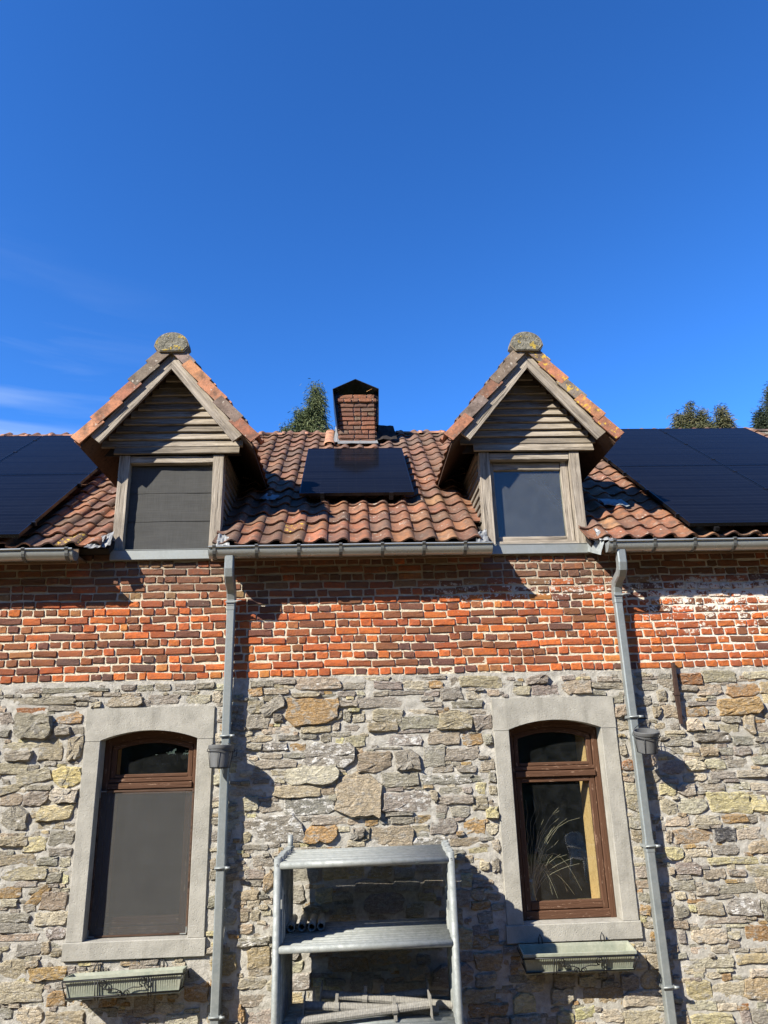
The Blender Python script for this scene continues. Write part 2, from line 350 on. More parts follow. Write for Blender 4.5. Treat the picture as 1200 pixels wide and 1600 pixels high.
# rubble stones read off the photograph
STONES = '-806 553 207 63 g 0;-606 568 183 44 g 0;-306 542 387 112 t 0;7 517 189 68 g 0;-863 480 128 67 o 0;-686 485 217 48 t 0;-419 450 227 38 c 0;-222 436 128 38 g 0;-61 449 154 43 w 0;65 455 69 43 c 0;-859 360 146 114 t 0;-753 424 88 48 t 0;-708 361 215 105 g 30;-831 230 194 117 g 0;-660 261 83 75 g 0;-369 306 441 218 o 0;-127 271 54 85 t 0;-55 369 168 57 g 0;-56 255 69 95 g 0;42 243 108 76 c 0;-660 155 262 61 c 0;-330 156 243 61 t 0;-150 177 59 66 g 0;-35 162 161 52 g 0;-567 94 174 46 b 0;-393 95 136 37 g 0;-818 89 212 51 t 0;-113 108 161 33 g 0;-242 81 97 74 g 0;-128 46 73 65 y 0;10 47 165 93 t 0;-682 19 212 74 w 0;-486 7 140 69 o 0;-714 -56 182 41 g 0;-522 -54 183 46 b 0;-859 24 125 55 g 0;-672 -121 330 68 g 0;-223 -66 415 202 w 0;-1 -45 145 55 g 0;-372 -217 439 144 c 0;-639 -196 133 45 t 0;-634 -250 86 45 t 0;-485 -344 379 98 t 0;-229 -347 114 71 t 0;-186 -401 66 53 g 0;42 -382 371 325 t 0;-875 -430 122 114 c 0;-700 -457 207 88 g 0;-385 -468 406 127 w 0;-401 -562 99 35 g 0;-215 -578 282 74 g 0;10 -598 141 48 t 0;-650 -641 419 207 w 0;-904 -599 79 69 g 0;-902 -689 79 77 t 0;-288 -686 266 120 o 0;-98 -651 94 39 c 0;18 -691 122 95 b 0;-832 -768 203 42 g 0;8 -766 140 47 c 0;202 573 231 51 c 0;454 564 210 67 g 0;697 572 253 31 g 0;306 514 251 71 g 0;557 511 231 77 c 0;736 512 126 66 o 0;906 531 84 82 b 0;1133 526 349 92 t 0;476 447 303 35 g 0;241 445 125 40 g 0;695 431 136 56 g 0;869 432 189 107 b 0;1083 412 158 66 c 0;312 372 540 91 g 0;652 394 115 40 g 0;707 340 146 45 g 0;1005 335 262 60 b 0;1248 428 105 56 t 0;298 255 248 104 t 0;87 248 93 79 c 0;590 283 270 45 c 0;1089 268 167 40 g 0;570 191 362 109 b 0;892 198 280 139 t 0;1132 172 161 119 g 0;255 164 247 79 t 0;516 116 257 25 g 0;387 46 384 93 w 0;786 62 268 117 t 0;1033 36 175 98 o 0;1172 33 72 78 g 0;286 -17 234 19 g 0;171 -127 273 158 t 0;282 -142 91 124 t 0;461 -116 203 158 b 0;555 -44 123 58 c 0;696 -95 184 164 b 0;933 -83 287 106 g 0;702 -199 284 62 g 0;966 -204 163 57 g 0;387 -273 307 113 b 0;786 -287 410 80 w 0;337 -352 150 28 b 0;1063 -283 122 57 g 0;1078 -364 81 85 y 0;829 -375 212 56 g 0;965 -377 81 52 g 0;446 -453 395 148 w 0;681 -416 60 98 t 0;860 -451 281 65 g 0;1065 -480 131 112 t 0;738 -522 95 65 w 0;895 -545 160 83 g 0;370 -546 229 32 g 0;1165 -558 100 92 y 0;1157 -185 112 67 t 0;1186 -277 61 76 b 0;1183 -381 71 75 t 0;141 -608 109 50 o 0;250 -600 89 46 g 0;398 -599 188 55 g 0;575 -593 144 60 o 0;550 -668 139 64 t 0;744 -653 209 123 b 0;1000 -665 184 114 o 0;94 -697 59 95 t 0;296 -721 364 158 t 0;639 -770 286 63 w 0;921 -779 238 63 t 0;1156 -686 100 91 c 0;1025 -847 158 49 y 0;-2874 545 308 51 g 0;-2502 541 389 48 g 0;-2713 455 554 74 g 0;-2528 385 225 44 g 0;-2355 462 110 31 g 0;-2362 421 103 37 g 0;-2775 373 259 47 r 0;-2749 244 304 195 b 0;-2465 303 225 90 o 0;-2495 200 129 73 g 0;-2371 196 105 60 g 0;-2990 308 108 120 g 20;-2985 189 87 66 b 0;-2583 52 201 176 t 0;-2377 53 131 189 t 0;-2837 81 275 65 c 0;-2844 4 214 78 g 0;-2573 -63 100 42 g 0;-2417 -58 147 23 g 0;-2417 -177 226 159 Y 0;-2877 -98 226 90 t 0;-2700 -167 285 102 t 12;-2650 -253 205 44 g 0;-2886 -259 165 69 t 15;-2859 -338 171 87 t 0;-2663 -340 197 106 b 0;-2432 -322 218 107 c 0;-2814 -482 201 170 g 0;-2659 -460 67 69 t 0;-2486 -453 269 116 y 0;-2533 -547 237 63 t 0;-2366 -552 85 40 g 0;-2416 -646 194 108 b 0;-2800 -660 229 79 t 0;-2626 -688 175 113 y 0;-2414 -753 187 62 g 0;-2752 -804 287 83 t 0;-2511 -820 168 67 g 0;-2370 -830 90 67 c 0;-2686 -904 346 91 t 0;-2667 -981 172 57 g 0;-2441 -941 113 82 b 0;-2351 -952 54 77 y 0;-2558 -1081 213 76 o 45;-2775 -1041 177 76 o 0;-2777 -1114 129 59 c 0;-2425 -1109 201 124 t 0;-2434 -1239 247 96 c 0;-2387 -1346 152 84 w 0;-2523 -1324 82 29 g 0;-2707 -1295 245 69 b 0;-2722 -1223 234 64 g 0;-2675 -1362 291 52 t 0;-2580 -1451 191 78 b 0;-2451 -1445 70 89 t 0;-2366 -1428 93 26 w 0;-2363 -1480 87 57 t 0;-2694 -1578 195 123 t 0;-2417 -1619 271 92 o 0;-2605 -1738 331 131 c 0;-2329 -1794 143 100 o 0;-2498 -1684 126 36 c 0;-2310 -1707 86 46 w 0;-2481 -1824 102 18 c 0;-2523 -1901 192 111 c 0;-2703 -1874 96 79 b 0;-2246 -1924 278 86 t 0;-2185 -1830 114 38 o 0;3051 506 204 98 r 0;3327 527 285 102 t 0;3667 528 233 68 c 0;2820 475 141 76 g 0;2976 425 238 51 g 0;3213 411 221 101 t 0;3522 397 293 114 o 0;2769 367 88 92 t 0;2964 345 220 59 g 0;3135 289 263 37 g 0;3465 256 370 137 o 0;3692 202 57 108 t 0;2840 229 148 112 t 0;2705 228 70 95 t 0;3067 222 184 83 o 0;3198 243 70 33 g 0;3023 111 148 106 c 0;3178 95 113 65 c 0;3219 160 105 33 g 0;3340 70 166 73 t 0;3366 144 157 58 g 0;3527 111 105 181 t 0;3634 75 122 82 g 0;2717 107 95 49 t 0;2847 103 78 57 g 0;2840 24 173 28 t 0;2852 -39 233 56 g 0;3174 -3 312 81 b 0;3443 -34 182 81 b 0;3614 -31 122 49 g 0;3122 -121 142 76 t 0;3271 -119 129 64 g 0;3418 -123 147 72 b 0;3618 -122 78 68 g 0;3001 -104 69 48 g 0;2845 -111 103 56 g 0;2977 -227 162 87 c 0;3162 -228 171 79 c 0;3370 -222 206 71 b 0;3572 -207 138 64 g 0;3206 -318 222 59 b 0;3465 -312 257 63 g 0;2960 -331 196 59 c 0;2706 -420 139 93 y 0;2866 -426 156 97 c 0;3080 -405 238 58 g 0;3332 -406 196 62 c 0;3522 -419 154 62 c 0;2699 -560 134 118 c 0;2902 -557 235 122 c 0;3227 -541 346 157 y 0;3483 -547 157 131 y 0;2749 -675 200 76 c 0;3009 -675 218 76 c 0;3255 -671 202 68 o 0;3412 -675 88 68 b 0;3507 -678 84 84 c 0;2878 -797 320 116 T 0;3147 -792 179 105 d 0;3353 -789 188 86 c 0;2660 -792 58 89 t 0;2889 -923 223 66 c 0;2690 -924 140 96 y 0;3140 -912 207 74 b 0;3425 -895 162 96 t 0;3188 -995 396 59 y 0;3450 -996 75 44 c 0;2785 -1044 209 95 g 0;3006 -1092 197 73 t 0;3196 -1087 148 51 g 0;2727 -1166 187 79 g 0;2928 -1209 179 79 g 0;3188 -1203 319 79 b 0;3400 -1192 98 115 t 0;2694 -1244 81 50 c 0;2790 -1254 49 50 c 0;2645 -1058 41 58 t 0;2683 -1360 114 90 g 0;2781 -1341 61 60 y 0;2926 -1346 214 100 t 0;3204 -1342 276 127 w 0;3384 -1348 69 127 b 0;3007 -1436 373 46 g 0;3259 -1448 111 26 g 0;3109 -1481 213 23 c 0;2927 -1478 136 16 c 0;2888 -1547 279 104 c 0;3090 -1548 106 65 c 0;2658 -1542 60 98 w 0;3285 -1545 190 124 o 0;2799 -1649 165 52 c 0;2958 -1648 135 52 c 0;3134 -1657 113 32 g 0;3266 -1662 121 32 c 0;3213 -1722 263 64 T 0;2838 -1734 403 77 c 0;2716 -1794 178 38 c 0;2974 -1792 127 22 c 0;2875 -1828 119 44 c 0;3251 -1823 150 57 c 0;2735 -1924 199 132 y 0;2975 -1936 252 113 c 0;3207 -1932 193 138 T 0;2740 -2031 228 68 c 0;2944 -2051 154 56 c 0;3076 -2039 88 22 r 0;2809 -2124 322 75 y 0;3086 -2123 81 100 g 0;3199 -2124 136 106 g 0;-1971 547 123 52 g 0;-1822 539 141 61 g 0;-1668 544 132 61 g 0;-1483 544 168 52 g 0;-1302 549 160 52 g 0;-2005 432 314 95 t 0;-1657 440 246 78 g 0;-1380 434 238 78 c 0;-2234 407 78 51 c 0;-1196 447 79 95 c 0;1503 444 150 81 t 0;1710 444 226 91 g 0;2000 460 255 118 t 0;2290 467 285 55 g 0;2362 356 113 90 g 0;2385 243 113 98 t 0;2393 127 122 97 t 0;2357 -78 65 104 g 0;2386 -209 120 85 r 0;2392 -404 109 101 c 0;2394 -529 109 116 t 0;2393 -670 108 98 g 0;2395 -784 107 97 t 0;2396 -913 107 127 c 0;2394 -1056 106 94 g 0;2389 -1150 123 62 t 0;2384 -1250 105 77 g 0;2380 -1343 87 76 o 0;2395 -1450 95 45 t 0;1065 -350 90 134 c 0;1065 -483 107 99 t 0;1157 -559 89 82 c 0;1043 -666 88 105 o 0;1171 -674 97 81 c 0;1183 -819 70 96 c 0;1071 -966 78 63 c 0;1168 -961 61 110 b 0;1628 -1923 175 106 c 0;1952 -1942 299 130 T 0;2284 -1964 322 112 c 0;1635 -2068 130 97 y 0;1797 -2048 159 80 y 0;2005 -2077 174 86 c 0;2266 -2093 320 97 c 0;-834 -788 198 73 b 0;-757 -877 167 81 b 0;-828 -969 157 71 g 0;-712 -1025 83 160 T 0;-851 -1034 166 44 b 0;-832 -1189 97 52 c 0;-716 -1169 78 48 c 0;-901 -1277 77 78 t 0;-815 -1272 77 78 t 0;-726 -1253 82 52 c 0;-889 -1368 115 68 t 0;-723 -1374 62 68 b 0;-819 -1453 239 64 w 0;-778 -1570 180 142 T 0;-775 -1670 160 58 t 0;-825 -1747 207 82 c 0;-812 -1866 205 89 g 0;-902 -1951 56 120 o 0;'

# ---------------------------------------------------------------- the house
HOUSE = empty('farmhouse', (0, 3.1, GROUND), 'old rubble stone farmhouse with red brick upper wall, pantiled roof and two gabled dormers', 'house')
HI = Matrix.Translation((0, -3.1, -GROUND))      # world -> house, the house empty is not rotated
def part(o):
    o.parent = HOUSE; o.matrix_parent_inverse = HI; return o
def hpart(name, mb, mat, **k): return part(mb.obj(name, mat, **k))

X0, X1 = -5.6, 6.2
ZB = .605                                          # brick above, rubble below
WIN = [-1.757, 1.768]                              # ground-floor windows
DOR = [-1.728, 1.767]                              # dormers
WHW, WZ0, WZ1 = .545, -1.541, .376                 # outer half width and height of the stone surrounds

def face_grid(x0, x1, z0, z1, st, holes, amp, seed, hfun=None):
    """mortar surface, a fine uneven sheet with openings"""
    nx = int(round((x1-x0)/st)); nz = int(round((z1-z0)/st))
    sv = Vector((seed, seed*1.7, 0)); V = []
    for j in range(nz+1):
        z = z0+(z1-z0)*j/nz
        for i in range(nx+1):
            x = x0+(x1-x0)*i/nx
            V.append((x, -amp*(noise.noise(Vector((x*9, z*14, seed)))*.6+noise.noise(Vector((x*27, z*40, seed+5)))*.5)+(hfun(x, z) if hfun else 0), z+(.016*noise.noise(Vector((x*2.3, 5, 5))) if abs(z-ZB) < .001 else 0)))
    F = []
    for j in range(nz):
        z = z0+(z1-z0)*(j+.5)/nz
        for i in range(nx):
            x = x0+(x1-x0)*(i+.5)/nx
            if any(a < x < b and c < z < d for a, b, c, d in holes): continue
            a = j*(nx+1)+i; F.append((a, a+1, a+nx+2, a+nx+1))
    return V, F

holes = [(c-WHW+.03, c+WHW-.03, WZ0+.03, WZ1-.03) for c in WIN]
mb = MB(); V, F = face_grid(-4.7, 5.1, GROUND, ZB, .02, holes, .011, 3.0, lambda x, z: -.004); mb.add(V, F, None, True)
RUBBLE = hpart('rubble_wall', mb, M_MORTS)
mb = MB(); V, F = face_grid(-4.7, 5.1, ZB, 1.72, .02, [], .005, 9.0, lambda x, z: -.002); mb.add(V, F, None, True)
BRICKW = hpart('brick_wall', mb, M_MORTB)

# --- bricks, course by course
PAL = [((.50, .125, .038), 3.2), ((.40, .088, .036), 4), ((.27, .066, .036), 4), ((.165, .056, .042), 3), ((.105, .052, .048), 2.0), ((.46, .17, .065), 1.2), ((.064, .05, .054), .6), ((.36, .21, .11), .3)]
PALO = [((0.440, 0.114, 0.024), 4), ((0.370, 0.088, 0.023), 4), ((0.260, 0.068, 0.023), 3), ((0.140, 0.057, 0.027), 1.4), ((0.420, 0.156, 0.037), .8), ((0.089, 0.048, 0.038), .4)]
PALD = [((0.340, 0.083, 0.024), 2.4), ((0.230, 0.069, 0.026), 4), ((0.160, 0.060, 0.027), 3.4), ((0.110, 0.048, 0.034), 1.6), ((0.430, 0.109, 0.024), 1), ((0.074, 0.046, 0.039), .4), ((0.280, 0.114, 0.043), .8)]
PALT = [((0.250, 0.088, 0.036), 3), ((0.190, 0.078, 0.036), 4), ((0.140, 0.062, 0.032), 3), ((0.240, 0.146, 0.065), 1.5), ((0.090, 0.052, 0.030), 1.5)]
def pick(pal):
    t = rnd.random()*sum(w for _, w in pal)
    for c, w in pal:
        t -= w
        if t <= 0: break
    k = rnd.uniform(.85, 1.15); return tuple(max(0, x*k*rnd.uniform(.94, 1.06)) for x in c)

def brick_shape(seed, w, h, broken=False):
    """worn brick, front face towards -y: outline ring, proud ring and a face"""
    r = random.Random(seed); a, b = w/2, h/2; ch = .12*h
    O = [(-a+ch*r.uniform(.3, 1.3), -b), (0+r.uniform(-.2, .2)*w, -b*r.uniform(.9, 1.02)), (a-ch*r.uniform(.3, 1.3), -b), (a, -b+ch*r.uniform(.4, 1.4)), (a*r.uniform(.97, 1), b-ch*r.uniform(.4, 1.4)),
         (a-ch*r.uniform(.3, 1.3), b), (r.uniform(-.2, .2)*w, b*r.uniform(.9, 1.02)), (-a+ch*r.uniform(.3, 1.3), b), (-a, b-ch*r.uniform(.4, 1.4)), (-a*r.uniform(.97, 1), -b+ch*r.uniform(.4, 1.4))]
    n = len(O); j = .0055
    V = [(x, .012, z) for x, z in O]
    d = -.007 if broken else -.0125
    V += [(x+r.uniform(-j, j), -.002, z+r.uniform(-j, j)) for x, z in O]
    V += [(x*(1-.0045/a)+r.uniform(-j, j)*.6, d+r.uniform(-.003, .003), z*(1-.004/b)+r.uniform(-j, j)*.6) for x, z in O]
    V.append((r.uniform(-.2, .2)*w, d+r.uniform(-.003, .001), 0))
    F = []
    for q in (0, n): F += [(q+i, q+(i+1) % n, q+n+(i+1) % n, q+n+i) for i in range(n)]
    F += [(2*n+i, 2*n+(i+1) % n, 3*n) for i in range(n)]
    return V, F
BM = {}
for kind, w in (('S', .205), ('H', .098), ('Q', .155), ('C', .062)):
    BM[kind] = [(brick_shape(100*ord(kind)+k, w, .0585, k == 3), MB().add(*brick_shape(100*ord(kind)+k, w, .0585, k == 3)).mesh('brick', M_BRICK)) for k in range(14)]
BW = {'S': .205, 'H': .098, 'Q': .155, 'C': .062}
bricks = []
NC = 15; CH = (1.69-ZB)/NC
for j in range(NC+1):
    z = ZB+CH*(j+.5)
    if z > 1.73: break
    x = -4.6+rnd.uniform(0, .1); head = j % 2 == 0
    while x < 5.0:
        t = rnd.random()
        k = ('H' if t < .82 else 'C' if t < .88 else 'S') if head else ('S' if t < .66 else 'H' if t < .86 else 'Q')
        if 9 < j and t > .3 and rnd.random() < .35: k = 'S'
        w = BW[k]*rnd.uniform(.94, 1.07)
        bricks.append((x+w/2, z+rnd.uniform(-.003, .003)+.014*noise.noise(Vector((x*2.3, 5+j*.15, 5))), k, w/BW[k], j)); x += w+rnd.uniform(.007, .015)
def shown(b):
    x, z = b[0], b[1]
    v = -3.05-.12*(z-.6) < x < 3.75+.1*(z-.6)
    if not v: return -1
    lit = 1 if z < 1.36 or abs(x-DOR[0]) < .6 or abs(x-DOR[1]) < .6 else .4
    return BW[b[2]]*lit*rnd.uniform(.9, 1.1)
bricks.sort(key=shown, reverse=True)
stuff = MB()
for i, (x, z, k, s, j) in enumerate(bricks):
    q = rnd.randrange(14); shp, me = BM[k][q]
    top = .2 if j < 10 else .75 if j < 12 else .95
    nn = noise.noise(Vector((x*.55+3, z*1.3, 4)))+.35*max(0, min(1, (.95-z)*2.2))-.1*(abs(x+1.75) < .55)+.12*(x > .8)
    col = pick(PALT if rnd.random() < top-.2 else PALO if nn+rnd.uniform(-.25, .25) > .12 else PALD)
    hz = rnd.uniform(.92, 1.06)
    M = Matrix.Translation((x, rnd.uniform(-.004, .004), z)) @ Matrix.Rotation(rnd.uniform(-.012, .012), 4, 'Y') @ Matrix.Rotation(rnd.uniform(-.015, .015), 4, 'X') @ Matrix.Diagonal((s*rnd.choice((1, 1)), 1, hz, 1))
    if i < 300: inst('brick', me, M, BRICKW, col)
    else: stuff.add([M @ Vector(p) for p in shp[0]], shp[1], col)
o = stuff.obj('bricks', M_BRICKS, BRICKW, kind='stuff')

# --- rubble stones: the ones the photo shows (mm: x, z, width, height, tone, tilt), gaps filled after
SCOL = {'g': (0.382, 0.338, 0.271), 't': (0.440, 0.365, 0.251), 'o': (.46, .285, .115), 'y': (.66, .57, .31), 'Y': (.76, .63, .26), 'c': (0.602, 0.525, 0.385), 'b': (.325, .29, .235), 'd': (.05, .053, .06), 'r': (.40, .165, .055), 'T': (.50, .375, .215), 'w': (0.344, 0.316, 0.263)}
CELL = .0125; GX0, GZ0 = -4.65, GROUND; GW = int((5.05-GX0)/CELL); GH = int((ZB-.004-GZ0)/CELL)
occ = np.zeros((GH, GW), dtype=bool)
def cells(x0, x1, z0, z1): return (max(0, int(round((z0-GZ0)/CELL))), min(GH, int(round((z1-GZ0)/CELL))), max(0, int(round((x0-GX0)/CELL))), min(GW, int(round((x1-GX0)/CELL))))
for c in WIN:
    a, b, e, f = cells(c-WHW-.008, c+WHW+.008, WZ0-.008, WZ1+.008); occ[a:b, e:f] = True
stones = []
for t in STONES.split(';'):
    if not t: continue
    f = t.split(); x, z, w, h = (int(q)/1000 for q in f[:4]); ang = int(f[5])
    if z > ZB-.01: continue
    h = min(h, 2*(ZB-.012-z)) if z+h/2 > ZB-.012 else h
    if abs(x-WIN[0]) < WHW and WZ0 < z < WZ1 or abs(x-WIN[1]) < WHW and WZ0 < z < WZ1: continue
    k = abs(math.cos(R(ang))); hh = h if not ang else h*.9
    a, b, e, g = cells(x-w/2*k, x+w/2*k, z-hh/2, z+hh/2)
    if b <= a or g <= e or occ[a:b, e:g].mean() > .3: continue
    occ[max(0, a):min(GH, b), max(0, e):min(GW, g)] = True
    stones.append((x, z, w*1.15, h*1.22, f[4], ang))
TONES = 'ggggttttbbcccowgyT'
fr = random.Random(21)
for wmin, wmax, hmin, hmax, tries in ((.16, .38, .09, .19, 2600), (.10, .26, .06, .13, 6000), (.07, .18, .03, .07, 9000), (.045, .11, .025, .032, 14000)):
    for _ in range(tries):
        cw = int(fr.uniform(wmin, wmax)/CELL); chh = int(fr.uniform(hmin, hmax)/CELL)
        i = fr.randrange(0, GW-cw-1); j = fr.randrange(0, GH-chh-1)
        if occ[j:j+chh, i:i+cw].any(): continue
        while j > 0 and not occ[j-1, i:i+cw].any(): j -= 1
        while i > 0 and not occ[j:j+chh, i-1].any() and fr.random() < .9: i -= 1
        occ[j:j+chh, i:i+cw] = True
        stones.append((GX0+(i+cw/2)*CELL, GZ0+(j+chh/2)*CELL, cw*CELL+.010, chh*CELL+.010, fr.choice(TONES), fr.uniform(-4, 4)))

def stone_shape(seed, w, h):
    """split rubble stone: broken straight edges, cut corners, a craggy face of flat facets"""
    r = random.Random(seed); a, b = w/2, h/2; O = []
    sl, sk = r.uniform(-.16, .16), r.uniform(-.22, .22)
    cs = [(-1, -1), (1, -1), (1, 1), (-1, 1)]; cut = [r.choice((.03, .1, .2, .35, .6)) for _ in cs]
    for q in range(4):
        (x0, z0), (x1, z1) = cs[q], cs[(q+1) % 4]; horiz = q % 2 == 0
        c0, c1 = cut[q], cut[(q+1) % 4]
        lim = (.5*b/a if horiz else .5) if True else .5
        t0 = (c0*(b/a if horiz else .8))*.6+.03; t1 = 1-((c1*(b/a if horiz else .8))*.6+.03)
        m = (6 if w > .2 else 4 if w > .11 else 3) if horiz else (4 if h > .09 else 3)
        for k in range(m):
            t = t0+(t1-t0)*(k+(r.uniform(-.2, .2) if 0 < k < m-1 else 0))/(m-1)
            x = x0+(x1-x0)*t; z = z0+(z1-z0)*t; n_ = r.uniform(0, .24 if horiz else .13)
            if horiz: z *= 1-n_
            else: x *= 1-n_
            O.append((x*a, z*b))
    O = [(x+sk*b*(z/b)*.8, z+sl*min(b, .03)*(x/a)*1.2) for x, z in O]; n = len(O)
    ins = min(.010, b*.22); d = min(.026, .011+b*.14)*r.uniform(.5, 1.3)*(1.7 if r.random() < .22 else 1); gx, gz = r.uniform(-.09, .09), r.uniform(-.16, .14); j = min(.004, b*.08)
    fx, fz = 1-ins/a, 1-ins/b
    V = [(x*1.01, .02, z*1.01) for x, z in O]
    V += [(x, -.003+r.uniform(-.004, .003), z) for x, z in O]
    V += [(x*fx+r.uniform(-j, j), -d+x*gx+z*gz+r.uniform(-1, 1)*d*.22, z*fz+r.uniform(-j, j)) for x, z in O]
    V += [(x*.55+r.uniform(-1, 1)*a*.08, -d*1.05+x*.55*gx+z*.55*gz+r.uniform(-1, 1)*d*.16, z*.5+r.uniform(-1, 1)*b*.16) for x, z in O]
    V.append((r.uniform(-.2, .2)*a, -d*1.05+r.uniform(-1, 1)*d*.12, r.uniform(-.2, .2)*b)); F = []
    for q in (0, n, 2*n): F += [(q+i, q+(i+1) % n, q+n+(i+1) % n, q+n+i) for i in range(n)]
    F += [(3*n+i, 3*n+(i+1) % n, 4*n) for i in range(n)]
    return V, F
def sshown(s):
    x, z, w, h = s[:4]
    vis = -3.1+.13*(z+1.9)*-1 < x < 3.85 and z > -2.25
    return w*h*(1 if z > -2.0 else .8) if vis else -1
stones.sort(key=sshown, reverse=True)
stuff = MB()
for i, (x, z, w, h, tone, ang) in enumerate(stones):
    V, F = stone_shape(5000+i, w, h); k = rnd.uniform(.84, 1.16); c = SCOL[tone]; col = tuple(q*k*rnd.uniform(.95, 1.05) for q in c)
    M = Matrix.Translation((x, rnd.uniform(-.003, .006), z)) @ Matrix.Rotation(-R(ang), 4, 'Y')
    if i < 300:
        o = inst('stone', MB().add(V, F).mesh('stone', M_STONE), M, RUBBLE, col)
        o['lime'] = 1.0 if tone == 'w' else rnd.choice((0, .1, .3, .45))
    else: stuff.add([M @ Vector(p) for p in V], F, col, False)
o = stuff.obj('small_stones', M_STONES, RUBBLE, kind='stuff')

# --- the solid behind: inner leaf with openings, sides, back
mb = MB()
def leaf(y0, y1, x0, x1, z0, z1, ops, mb):
    xs = sorted({x0, x1}|{v for o_ in ops for v in o_[:2]}); zs = sorted({z0, z1}|{v for o_ in ops for v in o_[2:]})
    for a, b in zip(xs, xs[1:]):
        for c, d in zip(zs, zs[1:]):
            if any(o_[0] <= (a+b)/2 <= o_[1] and o_[2] <= (c+d)/2 <= o_[3] for o_ in ops): continue
            mb.box(a, b, y0, y1, c, d)
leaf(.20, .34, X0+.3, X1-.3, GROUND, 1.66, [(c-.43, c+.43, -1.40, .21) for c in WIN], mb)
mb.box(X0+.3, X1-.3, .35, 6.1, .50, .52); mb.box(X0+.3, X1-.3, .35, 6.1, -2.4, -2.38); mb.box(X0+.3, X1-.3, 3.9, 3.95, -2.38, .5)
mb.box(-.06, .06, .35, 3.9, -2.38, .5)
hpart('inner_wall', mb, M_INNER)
RP0 = Vector((0, -.22, 1.79)); PT = R(37.5); CP, SP = math.cos(PT), math.sin(PT)
def RP(x, v, off=0.0): return Vector((x, RP0.y+v*CP-off*SP, RP0.z+v*SP+off*CP))
VR = 4.22; RIDGE = RP(0, VR); YR, ZR = RIDGE.y, RIDGE.z
for xa, xb in ((X0, X0+.3), (X1-.3, X1)):
    mb = MB(); pts = [(-.01+.02, GROUND), (2*YR-.02, GROUND), (2*YR-.02, 1.9), (YR, ZR-.12), (.01, 1.80)]
    V = [(x, y, z) for x in (xa, xb) for y, z in pts]; n = 5
    mb.add(V, [tuple(range(n)), tuple(range(2*n-1, n-1, -1))]+[(i, n+i, n+(i+1) % n, (i+1) % n) for i in range(n)])
    hpart('gable_wall', mb, M_REND)
mb = MB(); mb.box(X0+.3, X1-.3, 2*YR-.35, 2*YR-.04, GROUND, 1.85); hpart('back_wall', mb, M_REND)
mb = MB()
mb.box(X0+.3, -4.7, .004, .2, GROUND, 1.72); mb.box(5.1, X1-.3, .004, .2, GROUND, 1.72); hpart('front_wall_end', mb, M_MORTS)

